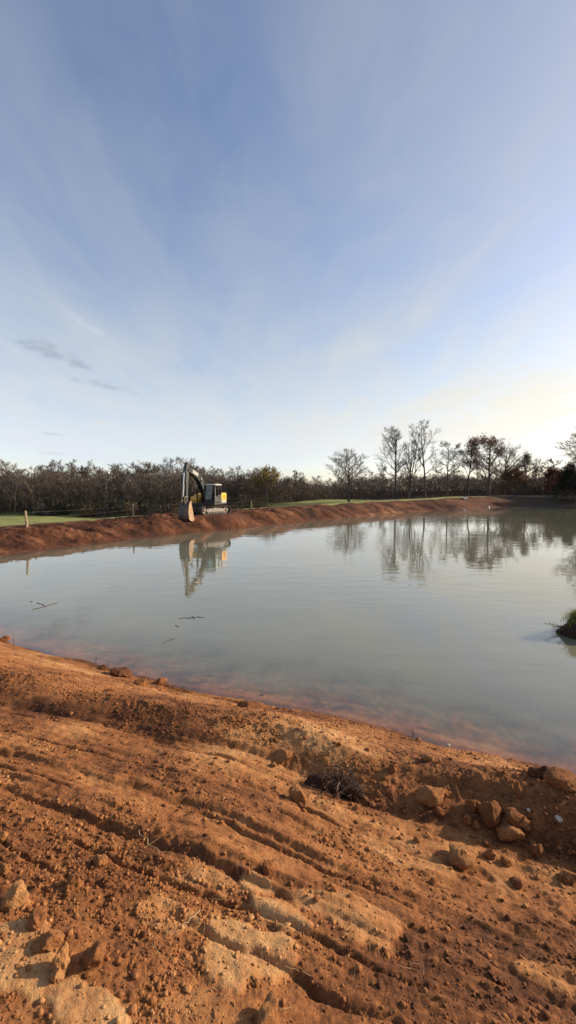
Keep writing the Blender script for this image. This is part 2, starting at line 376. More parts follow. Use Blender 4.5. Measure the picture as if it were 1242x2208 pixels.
# ------------------------------------------------------------------ materials
def new_mat(name):
    m = bpy.data.materials.new(name); m.use_nodes = True; t = m.node_tree; t.nodes.clear()
    o = N(t, 'ShaderNodeOutputMaterial'); return m, t, o
def plain(name, col, rough=.6, metal=0.0, var=.25, scale=6.0, bump=.0, spec=.5, dust=None):
    m, t, o = new_mat(name); L = t.links.new
    b = N(t, 'ShaderNodeBsdfPrincipled'); tc = N(t, 'ShaderNodeTexCoord')
    n = N(t, 'ShaderNodeTexNoise'); n.inputs['Scale'].default_value = scale; n.inputs['Detail'].default_value = 5; L(tc.outputs['Object'], n.inputs[0])
    f = maprange(t, n.outputs[0], .3, .7, 1 - var, 1 + var, False)
    c = mix_col(t, 1.0, col, f, 'MULTIPLY')
    if dust:
        n2 = N(t, 'ShaderNodeTexNoise'); n2.inputs['Scale'].default_value = scale * .6; n2.inputs['Detail'].default_value = 6; L(tc.outputs['Object'], n2.inputs[0])
        c = mix_col(t, maprange(t, n2.outputs[0], .42, .68, 0, dust[1]), c, dust[0])
    L(c, b.inputs['Base Color']); b.inputs['Roughness'].default_value = rough; b.inputs['Metallic'].default_value = metal
    b.inputs['Specular IOR Level'].default_value = spec
    if bump:
        bp = N(t, 'ShaderNodeBump'); bp.inputs['Strength'].default_value = bump; bp.inputs['Distance'].default_value = .02
        n3 = N(t, 'ShaderNodeTexNoise'); n3.inputs['Scale'].default_value = scale * 4; n3.inputs['Detail'].default_value = 6; L(tc.outputs['Object'], n3.inputs[0])
        L(n3.outputs[0], bp.inputs['Height']); L(bp.outputs[0], b.inputs['Normal'])
    L(b.outputs[0], o.inputs[0]); return m
def ramp(t, fac, stops):
    r = N(t, 'ShaderNodeValToRGB'); e = r.color_ramp.elements
    while len(e) < len(stops): e.new(.5)
    for i, (p, c) in enumerate(stops): e[i].position = p; e[i].color = tuple(c) + (1,)
    t.links.new(fac, r.inputs[0]); return r.outputs[0]
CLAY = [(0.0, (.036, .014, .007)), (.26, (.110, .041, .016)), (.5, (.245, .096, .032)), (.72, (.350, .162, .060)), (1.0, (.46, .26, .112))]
def clay_mat(name, stops, fine=1.0, tone_attr=True, bump=.55, shift=0.0, turf_shade=False):
    m, t, o = new_mat(name); L = t.links.new
    b = N(t, 'ShaderNodeBsdfPrincipled'); g = N(t, 'ShaderNodeNewGeometry')
    def nz(sc, det, ro=.6):
        n = N(t, 'ShaderNodeTexNoise'); n.inputs['Scale'].default_value = sc * fine; n.inputs['Detail'].default_value = det; n.inputs['Roughness'].default_value = ro
        L(g.outputs['Position'], n.inputs[0]); return n.outputs[0]
    n1, n2, n3 = nz(7, 6), nz(55, 6), nz(170, 4)
    f = math_node(t, 'ADD', math_node(t, 'MULTIPLY', math_node(t, 'SUBTRACT', n1, .5), .50), math_node(t, 'MULTIPLY', math_node(t, 'SUBTRACT', n2, .5), .65))
    if tone_attr:
        a = N(t, 'ShaderNodeAttribute', attribute_name='tone'); f = math_node(t, 'ADD', f, a.outputs['Fac'])
    else:
        oi = N(t, 'ShaderNodeObjectInfo'); f = math_node(t, 'ADD', f, maprange(t, oi.outputs['Random'], 0, 1, .36, .66, False))
    if shift: f = math_node(t, 'ADD', f, shift)
    c = ramp(t, f, stops)
    if turf_shade:
        a2 = N(t, 'ShaderNodeAttribute', attribute_name='brown'); c = mix_col(t, a2.outputs['Fac'], c, mix_col(t, n1, (.060, .042, .026), (.040, .034, .022)))  # dark brown grass, darkened further by the bank's shade painted into it
    L(c, b.inputs['Base Color']); b.inputs['Roughness'].default_value = .93; b.inputs['Specular IOR Level'].default_value = .2
    bp = N(t, 'ShaderNodeBump'); bp.inputs['Strength'].default_value = bump; bp.inputs['Distance'].default_value = .020 / fine
    h = math_node(t, 'ADD', n2, math_node(t, 'MULTIPLY', n3, .5)); L(h, bp.inputs['Height']); L(bp.outputs[0], b.inputs['Normal'])
    L(b.outputs[0], o.inputs[0]); return m
M = {}
M['clay'] = clay_mat('clay', CLAY)
M['clay_far'] = clay_mat('far_clay', [(0, (.026, .011, .006)), (.3, (.062, .023, .011)), (.55, (.110, .041, .019)), (.8, (.19, .082, .040)), (1, (.30, .165, .09))], fine=.12, bump=.8, turf_shade=True)
M['clod'] = clay_mat('clod_clay', CLAY, tone_attr=False, bump=.9)
M['clod_pale'] = clay_mat('pale_clod_clay', CLAY, tone_attr=False, bump=.9, shift=.10)
M['clod_dark'] = clay_mat('damp_shaded_clod_clay', CLAY, tone_attr=False, bump=.6, shift=-.24)  # damp shore clods; berm clods get their shade through the same dark colour
M['litter'] = clay_mat('crumb_clay', CLAY, bump=.5)

def grass_mat():
    m, t, o = new_mat('grass_field'); L = t.links.new; b = N(t, 'ShaderNodeBsdfPrincipled'); g = N(t, 'ShaderNodeNewGeometry')
    def nz(sc, det):
        n = N(t, 'ShaderNodeTexNoise'); n.inputs['Scale'].default_value = sc; n.inputs['Detail'].default_value = det; L(g.outputs['Position'], n.inputs[0]); return n.outputs[0]
    f = math_node(t, 'ADD', math_node(t, 'MULTIPLY', nz(.12, 4), .6), math_node(t, 'MULTIPLY', nz(2.5, 5), .4))
    c = ramp(t, f, [(.3, (.13, .155, .05)), (.5, (.20, .215, .07)), (.65, (.26, .245, .10)), (.8, (.28, .22, .11))])
    a = N(t, 'ShaderNodeAttribute', attribute_name='brown'); c = mix_col(t, a.outputs['Fac'], c, (.075, .052, .030))  # brown grass at the right, its shade included in the colour
    L(c, b.inputs['Base Color']); b.inputs['Roughness'].default_value = .9; b.inputs['Specular IOR Level'].default_value = .15
    bp = N(t, 'ShaderNodeBump'); bp.inputs['Strength'].default_value = .8; bp.inputs['Distance'].default_value = .12; L(nz(5, 5), bp.inputs['Height']); L(bp.outputs[0], b.inputs['Normal'])
    L(b.outputs[0], o.inputs[0]); return m
M['grass'] = grass_mat()

def water_mat():
    m, t, o = new_mat('pond_water'); L = t.links.new; g = N(t, 'ShaderNodeNewGeometry')
    def nz(sx, sy, sc, det):
        mp = N(t, 'ShaderNodeMapping'); mp.inputs['Scale'].default_value = (sx, sy, 1); L(g.outputs['Position'], mp.inputs[0])
        n = N(t, 'ShaderNodeTexNoise'); n.inputs['Scale'].default_value = sc; n.inputs['Detail'].default_value = det; L(mp.outputs[0], n.inputs[0]); return n.outputs[0]
    h = math_node(t, 'ADD', math_node(t, 'MULTIPLY', nz(.55, 1, 1.3, 2), 1.0), math_node(t, 'MULTIPLY', nz(.6, 1, 4.5, 2), .22))
    # calm and ruffled lanes
    lane = maprange(t, nz(.35, 1, .10, 3), .38, .62, .35, 1.25)
    bp = N(t, 'ShaderNodeBump'); bp.inputs['Distance'].default_value = .020; bp.inputs['Strength'].default_value = .5
    L(math_node(t, 'MULTIPLY', h, lane), bp.inputs['Height'])
    fr = N(t, 'ShaderNodeFresnel'); L(maprange(t, g.outputs['Backfacing'], 0, 1, 1.34, .7463, False), fr.inputs[0]); L(bp.outputs[0], fr.inputs[1])
    gl = N(t, 'ShaderNodeBsdfGlossy'); gl.inputs['Roughness'].default_value = .015; gl.inputs['Color'].default_value = (1, 1, 1, 1); L(bp.outputs[0], gl.inputs['Normal'])
    df = N(t, 'ShaderNodeBsdfDiffuse')
    mud = ramp(t, nz(1, 1, .25, 3), [(.3, (.150, .150, .106)), (.7, (.175, .172, .120))]); L(mud, df.inputs[0])
    tr = N(t, 'ShaderNodeBsdfTransparent'); tr.inputs[0].default_value = (.96, .90, .80, 1)
    a = N(t, 'ShaderNodeAttribute', attribute_name='murk'); mx = N(t, 'ShaderNodeMixShader'); L(a.outputs['Fac'], mx.inputs[0]); L(tr.outputs[0], mx.inputs[1]); L(df.outputs[0], mx.inputs[2])
    mf = N(t, 'ShaderNodeMixShader'); L(math_node(t, 'POWER', fr.outputs[0], .80), mf.inputs[0]); L(mx.outputs[0], mf.inputs[1]); L(gl.outputs[0], mf.inputs[2])
    L(mf.outputs[0], o.inputs[0]); return m
M['water'] = water_mat()

# ------------------------------------------------------------------ ground sheets
def terrain():
    ang = np.concatenate([np.arange(-45, 45.01, .16), np.arange(49, 311.1, 4.0)])
    na = len(ang); ang = np.radians(ang)
    r = [.05, .2, .35, .5]
    while r[-1] < 11: r.append(r[-1] + .006 + .0030 * r[-1])
    while r[-1] < 20: r.append(r[-1] + .35)
    while r[-1] < 112: r.append(r[-1] + .09 + .0035 * r[-1])
    while r[-1] < 220: r.append(r[-1] + 1.5)
    while r[-1] < 1500: r.append(r[-1] * 1.10)
    r = np.array(r); nr = len(r)
    A, Rr = np.meshgrid(ang, r); X, Y = (np.sin(A) * Rr).ravel(), (np.cos(A) * Rr).ravel()
    z = np.zeros_like(X); tone = z.copy(); grass = z.copy(); sd = z.copy(); right = z.copy()
    for a in range(0, len(X), 120000):
        s = slice(a, a + 120000); z[s], tone[s], grass[s], sd[s], right[s] = ground(X[s], Y[s], True)
    idx = np.arange(nr * na).reshape(nr, na)
    i0 = idx[:-1, :]; i1 = idx[1:, :]
    Q = np.stack([i0, np.roll(i0, -1, 1), np.roll(i1, -1, 1), i1], -1).reshape(-1, 4)
    Q = Q[:, ::-1]
    fs, fg, fx, fr = sd[Q].mean(1), grass[Q].mean(1), X[Q].mean(1), Rr.ravel()[Q].mean(1)
    V = np.stack([X, Y, z], 1)
    nearm = (fr < 14.5) & (fs > -1.9)
    grassm = (fg > .5) & ~nearm; bedm = (fs < -.25) & ~nearm; bankm = ~(nearm | grassm | bedm)
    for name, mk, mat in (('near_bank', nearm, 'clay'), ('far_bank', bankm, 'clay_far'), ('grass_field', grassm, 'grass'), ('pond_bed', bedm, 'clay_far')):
        f = Q[mk]; used, inv = np.unique(f, return_inverse=True)
        me = mesh_np(name, V[used], inv.reshape(f.shape)); add_attr(me, 'tone', tone[used]); add_attr(me, 'brown', right[used])
        o = link_mesh(name, me, M[mat]); tag(o, kind='structure')
    # water sheet: the same fan, coarser, only over the basin
    ra = np.concatenate([np.arange(3.5, 14, .06), np.arange(14, 118, .5)]); aa = np.radians(np.arange(-60, 60.1, .5))
    A, Rr = np.meshgrid(aa, ra); X, Y = (np.sin(A) * Rr).ravel(), (np.cos(A) * Rr).ravel()
    zz, _, _, sd, _ = ground(X, Y, True)
    idx = np.arange(len(ra) * len(aa)).reshape(len(ra), len(aa))
    Q = np.stack([idx[:-1, :-1], idx[1:, :-1], idx[1:, 1:], idx[:-1, 1:]], -1).reshape(-1, 4)[:, ::-1]
    Q = Q[sd[Q].min(1) < 1.3]
    used, inv = np.unique(Q, return_inverse=True); V = np.stack([X, Y, np.zeros_like(X)], 1)[used]
    me = mesh_np('pond_water', V, inv.reshape(Q.shape)); dep = np.maximum(-zz[used], 0)
    add_attr(me, 'murk', np.clip(1 - np.exp(-dep * 7.0), 0, 1) * .97)
    o = link_mesh('pond_water', me, M['water']); tag(o, kind='structure')
terrain()

# ------------------------------------------------------------------ trees
def bark(name, col, scale=2.0):
    m = plain(name, col, .9, 0, .35, scale, 0, .15); t = m.node_tree     # every tree a little different
    b = [n for n in t.nodes if n.type == 'BSDF_PRINCIPLED'][0]; src = b.inputs['Base Color'].links[0].from_socket
    oi = N(t, 'ShaderNodeObjectInfo'); c = ramp(t, oi.outputs['Random'], [(0, (.62, .62, .66)), (.5, (1, 1, 1)), (1, (1.35, 1.22, 1.08))])
    t.links.new(mix_col(t, 1.0, src, c, 'MULTIPLY'), b.inputs['Base Color']); return m
M['bark'] = bark('bark', (.085, .074, .064)); M['bark_pale'] = bark('pale_bark', (.12, .108, .095))
M['twig'] = bark('twigs', (.115, .098, .086), .6); M['twig_brown'] = bark('brown_twigs', (.105, .082, .070), .6)
def leaf_mat(name, c0, c1):
    m, t, o = new_mat(name); L = t.links.new; g = N(t, 'ShaderNodeNewGeometry'); b = N(t, 'ShaderNodeBsdfPrincipled')
    n = N(t, 'ShaderNodeTexNoise'); n.inputs['Scale'].default_value = 1.3; n.inputs['Detail'].default_value = 4; L(g.outputs['Position'], n.inputs[0])
    L(mix_col(t, maprange(t, n.outputs[0], .35, .65), c0, c1), b.inputs['Base Color']); b.inputs['Roughness'].default_value = .8; b.inputs['Specular IOR Level'].default_value = .15
    tr = N(t, 'ShaderNodeBsdfTranslucent'); L(mix_col(t, .5, c0, c1), tr.inputs[0]); mx = N(t, 'ShaderNodeMixShader'); mx.inputs[0].default_value = .25
    L(b.outputs[0], mx.inputs[1]); L(tr.outputs[0], mx.inputs[2]); L(mx.outputs[0], o.inputs[0]); return m
M['leaf_rust'] = leaf_mat('rust_leaves', (.11, .050, .036), (.15, .065, .045)); M['leaf_orange'] = leaf_mat('orange_leaves', (.12, .060, .022), (.085, .050, .024))
M['leaf_red'] = leaf_mat('red_leaves', (.16, .045, .022), (.09, .035, .022)); M['leaf_olive'] = leaf_mat('olive_leaves', (.20, .16, .05), (.26, .17, .06))
M['leaf_dark'] = leaf_mat('dark_evergreen', (.020, .030, .018), (.032, .040, .022)); M['brush'] = leaf_mat('bare_brush', (.105, .085, .072), (.070, .058, .052))
M['brush_tan'] = leaf_mat('tan_brush', (.12, .085, .05), (.075, .055, .035))

def perp(d, rng):
    a = d.orthogonal().normalized(); b = d.cross(a); q = rng.uniform(0, 2 * math.pi); return a * math.cos(q) + b * math.sin(q)
def skeleton(seed, h, spread, clear=.25, n1=12, n2=6, n3=5, n4=2, up=.35, trunks=1, r0=.28, shape='oval', stop=1.0):
    """list of (level, p0, p1, r0, r1)"""
    g = random.Random(seed); S = []; tips = []
    def limb(p, d, ln, r, lev, nseg, upw):
        pts = [p.copy()]; rs = [r]
        for i in range(nseg):
            d = (d + perp(d, g) * (.16 if lev else .05) + Vector((0, 0, upw * .22))).normalized()
            p = p + d * (ln / nseg); pts.append(p.copy()); rs.append(r * (1 - .72 * (i + 1) / nseg))
        for i in range(nseg): S.append((lev, pts[i], pts[i + 1], rs[i], rs[i + 1]))
        return pts, rs, d
    def kids(pts, rs, d0, ln, lev, n, a0, a1, f0, lenf):
        out = []
        for k in range(n):
            f = f0 + (1 - f0) * ((k + g.random()) / n); q = f * (len(pts) - 1); i = min(int(q), len(pts) - 2); w = q - i
            p = pts[i].lerp(pts[i + 1], w); d = (pts[i + 1] - pts[i]).normalized(); r = rs[i] * (1 - w) + rs[i + 1] * w
            a = math.radians(g.uniform(a0, a1)); out.append((p, (d * math.cos(a) + perp(d, g) * math.sin(a)).normalized(), lenf(f) * g.uniform(.75, 1.15), r))
        return out
    for tk in range(trunks):
        ang = g.uniform(0, 6.28); lean = (.03 if trunks == 1 else .17)
        d = Vector((math.cos(ang + 2.1 * tk) * lean, math.sin(ang + 2.1 * tk) * lean, 1)).normalized()
        hh = h * (.92 if tk == 0 else g.uniform(.7, .9))
        pts, rs, _ = limb(Vector((0, 0, -.3)), d, hh * stop, r0 / (1 + .25 * (trunks - 1)), 0, 9, .15)
        def len1(f):
            if shape == 'round': k = math.sin(math.pi * min(1, .28 + .62 * f)) ** .7
            elif shape == 'oval': k = math.sin(math.pi * min(.96, .22 + .68 * f)) ** .8
            elif shape == 'vase': k = .45 + .55 * (1 - f)
            else: k = 1.05 - .85 * f
            return spread * 1.3 * k
        for (p, dd, ln, r) in kids(pts, rs, d, hh, 1, n1, 32, 68, clear, len1):
            q1, w1, e1 = limb(p, dd, ln, min(r * .62, .16), 1, 5, up)
            for (p2, d2, l2, r2) in kids(q1, w1, e1, ln, 2, n2, 25, 60, .22, lambda f: ln * (.62 - .30 * f)):
                q2, w2, e2 = limb(p2, d2, l2, max(r2 * .6, .034), 2, 3, up)
                for (p3, d3, l3, r3) in kids(q2, w2, e2, l2, 3, n3, 20, 55, .2, lambda f: max(l2 * (.62 - .25 * f), .5)):
                    q3, w3, e3 = limb(p3, d3, l3, max(r3 * .55, .030), 3, 2, up); tips.append(q3[-1])
                    for (p4, d4, l4, r4) in kids(q3, w3, e3, l3, 4, n4, 20, 50, .3, lambda f: max(l3 * .6, .4)):
                        q4, _, _ = limb(p4, d4, l4, .024, 4, 1, up); tips.append(q4[-1])
    return S, tips
def tubes(S, k):
    if not S: return np.zeros((0, 3)), np.zeros((0, 4), int)
    P0 = np.array([s[1] for s in S]); P1 = np.array([s[2] for s in S]); R0 = np.array([s[3] for s in S]); R1 = np.array([s[4] for s in S])
    D = P1 - P0; D /= np.linalg.norm(D, axis=1, keepdims=True) + 1e-9
    ref = np.where(np.abs(D[:, 2:3]) > .9, np.array([[1., 0, 0]]), np.array([[0, 0, 1.]]))
    U = np.cross(D, ref); U /= np.linalg.norm(U, axis=1, keepdims=True); W = np.cross(D, U)
    n = len(S); V = np.zeros((n, 2, k, 3))
    for i in range(k):
        o = U * math.cos(6.2832 * i / k) + W * math.sin(6.2832 * i / k)
        V[:, 0, i] = P0 + o * R0[:, None]; V[:, 1, i] = P1 + o * R1[:, None]
    F = []
    base = (np.arange(n) * 2 * k)[:, None]
    for i in range(k): F.append(base + np.array([[i, (i + 1) % k, (i + 1) % k + k, i + k]]))
    return V.reshape(-1, 3), np.concatenate(F, 0)
def join_np(parts):
    V, F, b = [], [], 0
    for v, f in parts: V.append(v); F.append(f + b); b += len(v)
    return np.concatenate(V), np.concatenate(F)
def leaf_cloud(pts, n, size, jit, rng):
    P = np.array([tuple(p) for p in pts]); c = P[rng.integers(0, len(P), n)] + rng.normal(0, jit, (n, 3))
    a = rng.normal(0, 1, (n, 3)); a /= np.linalg.norm(a, axis=1, keepdims=True); b = rng.normal(0, 1, (n, 3)); b -= a * (a * b).sum(1, keepdims=True); b /= np.linalg.norm(b, axis=1, keepdims=True)
    s = size * rng.uniform(.6, 1.3, (n, 1))
    V = np.stack([c - a * s, c - b * s * .6, c + a * s, c + b * s * .6], 1).reshape(-1, 3)
    return V, np.arange(4 * n).reshape(-1, 4)

def feature_tree(name, px, d, base_y, top_y, half_px, label, seed, group=None, trunk_m='bark', twig_m='twig', leaf=None, nleaf=0, lsize=.2, jit=.3, cat='tree', leaf_filter=None, **kw):
    c = at_d(px, base_y, d); z = gz(c.x, c.y); top = at_d(px, top_y, d).z; h = top - z; sp = half_px / FPX * d
    S, tips = skeleton(seed, h, sp, **kw)
    zmax = max(t.z for t in tips); k = h / zmax; k2 = min(1.25, max(.75, k)) if zmax else 1
    S = [(l, Vector((a.x, a.y, a.z * k)), Vector((b.x, b.y, b.z * k)), r, s) for (l, a, b, r, s) in S]; tips = [Vector((t.x, t.y, t.z * k)) for t in tips]
    ex = sorted(abs(t.x) for t in tips)[int(len(tips) * .96)]; kx = min(2.4, max(.7, sp / ex)); sc = lambda v: Vector((v.x * kx, v.y * kx, v.z))
    S = [(l, sc(a), sc(b), r, q) for (l, a, b, r, q) in S]; tips = [sc(t) for t in tips]
    root = empty(name, (c.x, c.y, z)); tag(root, label, cat, group)
    V, F = tubes([s for s in S if s[0] == 0], 8); link_mesh('trunk', mesh_np('trunk', V, F), M[trunk_m], root)
    V, F = join_np([tubes([s for s in S if s[0] == 1], 5), tubes([s for s in S if s[0] == 2], 4), tubes([s for s in S if s[0] > 2], 3)])
    cr = link_mesh('crown', mesh_np('crown', V, F), M[twig_m], root)
    if leaf:
        pts = tips if leaf_filter is None else [t for t in tips if leaf_filter(t / h)]
        V, F = leaf_cloud(pts or tips, nleaf, lsize, jit, np.random.default_rng(seed)); link_mesh('leaves', mesh_np('leaves', V, F, False), M[leaf], cr)
    return root

# ------------------------------------------------------------------ woodland behind
def forest():
    protos = []
    for i, (sp, shp, n1, tr, tw) in enumerate([(.26, 'oval', 13, 1, 'twig'), (.30, 'round', 13, 1, 'twig_brown'), (.22, 'oval', 12, 1, 'twig'), (.28, 'vase', 11, 1, 'twig_brown'), (.25, 'oval', 8, 2, 'twig'), (.33, 'round', 14, 1, 'twig_brown')]):
        S, tips = skeleton(100 + i, 14.0, 14 * sp, clear=.22, n1=n1, n2=6, n3=5, n4=3, trunks=tr, r0=.20, shape=shp)
        k = 14.0 / max(t.z for t in tips)
        S = [(l, Vector((a.x, a.y, a.z * k)), Vector((b.x, b.y, b.z * k)), max(r, .038 if l < 3 else .022), max(q, .026 if l < 3 else .014)) for (l, a, b, r, q) in S]
        V, F = join_np([tubes([s for s in S if s[0] == 0], 6), tubes([s for s in S if s[0] in (1, 2)], 3), tubes([s for s in S if s[0] > 2], 3)])
        me = mesh_np('bare_tree', V, F); me.materials.append(M[tw]); protos.append(me)
    g = random.Random(5)
    px_t = [-260, 0, 30, 60, 127, 200, 250, 320, 420, 500, 570, 620, 650, 700, 760, 800, 850, 1000, 1090, 1160, 1200, 1242, 1420]
    top_t = [1000, 1004, 998, 1012, 998, 999, 997, 998, 1002, 1010, 1012, 1022, 1024, 1034, 1028, 1022, 1018, 1018, 1018, 1014, 1006, 998, 990]
    fd_x = [-260, 0, 400, 560, 640, 760, 830, 1060, 1120, 1242, 1420]; fd = [108, 112, 114, 122, 142, 162, 158, 158, 132, 118, 112]
    cells = 0; front = []
    for row in range(5):
        px = -230 + row * 17
        while px < 1400:
            d = float(np.interp(px, fd_x, fd)) + row * 8.0 + g.uniform(-2.5, 2.5); c = at_d(px, 1070, d); z = gz(c.x, c.y) - .1
            top = at_d(px, float(np.interp(px, px_t, top_t)) + g.uniform(-7, 9) + (float(vnoise(np.array([px * .013 + 9]), np.array([row * 3.7]), 4)[0]) - .55) * 26 + (4 - row) * 6.0 - (9 if g.random() < .12 else 0), d).z
            h = max(top - z, 5)
            o = link_mesh('bare_tree', g.choice(protos)); s = h / 14.0
            o.location = (c.x, c.y, z); w = s * g.uniform(.95, 1.35); o.scale = (w, w, s); o.rotation_euler = (0, 0, g.uniform(0, 6.28))
            if px < 400: tag(o, 'bare grey-brown tree crowded in the long wood left of the excavator', 'tree', 'bare trees of the wood left of the excavator')
            elif px < 820: tag(o, 'bare brown tree crowded in the wood between excavator and tall trees', 'tree', 'bare trees of the middle wood')
            else: tag(o, 'bare dark tree in the shaded wood behind the tall trees', 'tree', 'bare trees of the right-hand wood')
            px += g.uniform(24, 40) * 125 / d
    # undergrowth that closes the wood towards the ground
    rng = np.random.default_rng(3); n = 150000
    px = rng.uniform(-240, 1400, n); dd = np.interp(px, fd_x, fd) + rng.uniform(-2.0, 38, n) - 1.0
    x = (px - CX) / FPX * dd; y = dd; zz = ground(x, y)
    tp = CAMH + (HZ - np.interp(px, px_t, top_t)) * dd / FPX - zz
    hh = tp * (.78 * rng.random(n) ** 1.1) * (.58 + .70 * fbm(x * .09, y * .09, 8, 3))
    c = np.stack([x, y, zz + hh], 1); a = rng.normal(0, 1, (n, 3)); a[:, 2] *= 4.0; a /= np.linalg.norm(a, axis=1, keepdims=True)
    b = rng.normal(0, 1, (n, 3)); b -= a * (a * b).sum(1, keepdims=True); b /= np.linalg.norm(b, axis=1, keepdims=True); s = rng.uniform(.25, .75, (n, 1))
    V = np.stack([c - a * s, c - b * s * .12, c + a * s, c + b * s * .12], 1).reshape(-1, 3)
    o = link_mesh('undergrowth', mesh_np('undergrowth', V, np.arange(4 * n).reshape(-1, 4), False), M['brush'])
    tag(o, 'dense brown undergrowth and saplings filling the far wood', 'undergrowth', kind='stuff')
    # shrubs along the wood's edge, one by one, from left to right
    seen = {}
    for i, (px, dof, hpx, wpx, m_) in enumerate([(95, -3, 36, 22, 'brush'), (130, -2, 40, 18, 'leaf_dark'), (190, -4, 42, 26, 'brush_tan'), (222, -4, 38, 24, 'brush'), (250, -3, 36, 22, 'brush_tan'), (290, -5, 44, 24, 'brush_tan'),
                                       (345, -4, 40, 28, 'brush'), (372, -3, 36, 20, 'brush_tan'), (520, -3, 40, 24, 'brush'), (558, -3, 38, 22, 'brush_tan'), (650, -2, 30, 22, 'brush'), (670, -2, 26, 20, 'brush')]):
        d = float(np.interp(px, fd_x, fd)) + dof; c = at_d(px, 1100, d); z = gz(c.x, c.y); hw = wpx / FPX * d; hh = hpx / FPX * d
        rg = np.random.default_rng(60 + i); n = 900; q = rg.normal(0, .5, (n, 3)); q[:, 2] = np.abs(q[:, 2]); lobes = rg.normal(0, .45, (6, 3)); q = q * .55 + lobes[rg.integers(0, 6, n)]
        q[:, 2] = np.abs(q[:, 2]) * .75; pts = q * np.array([hw, hw, hh])
        V, F = leaf_cloud(pts, n, .22, .15, rg); root = empty('shrub', (c.x, c.y, z))
        link_mesh('foliage', mesh_np('foliage', V, F, False), M[m_], root)
        st = MB()
        for k in range(5): a = k * 1.25; st.tube((0, 0, -.1), (math.cos(a) * hw * .4, math.sin(a) * hw * .4, hh * .6), .05, .02, 5)
        st.build('stem', M['bark'], root)
        nm = {'brush': 'grey-brown', 'brush_tan': 'tan', 'leaf_dark': 'dark green'}[m_]
        seen[nm] = seen.get(nm, 0) + 1
        nth = ('first', 'second', 'third', 'fourth', 'fifth', 'sixth')[seen[nm] - 1]
        tag(root, 'dark green bushy shrub at the foot of the left wood' if nm == 'dark green' else nm + ' bushy shrub at the far wood edge, ' + nth + ' of the ' + nm + ' ones from the left', 'shrub', 'shrubs along the wood edge')
forest()

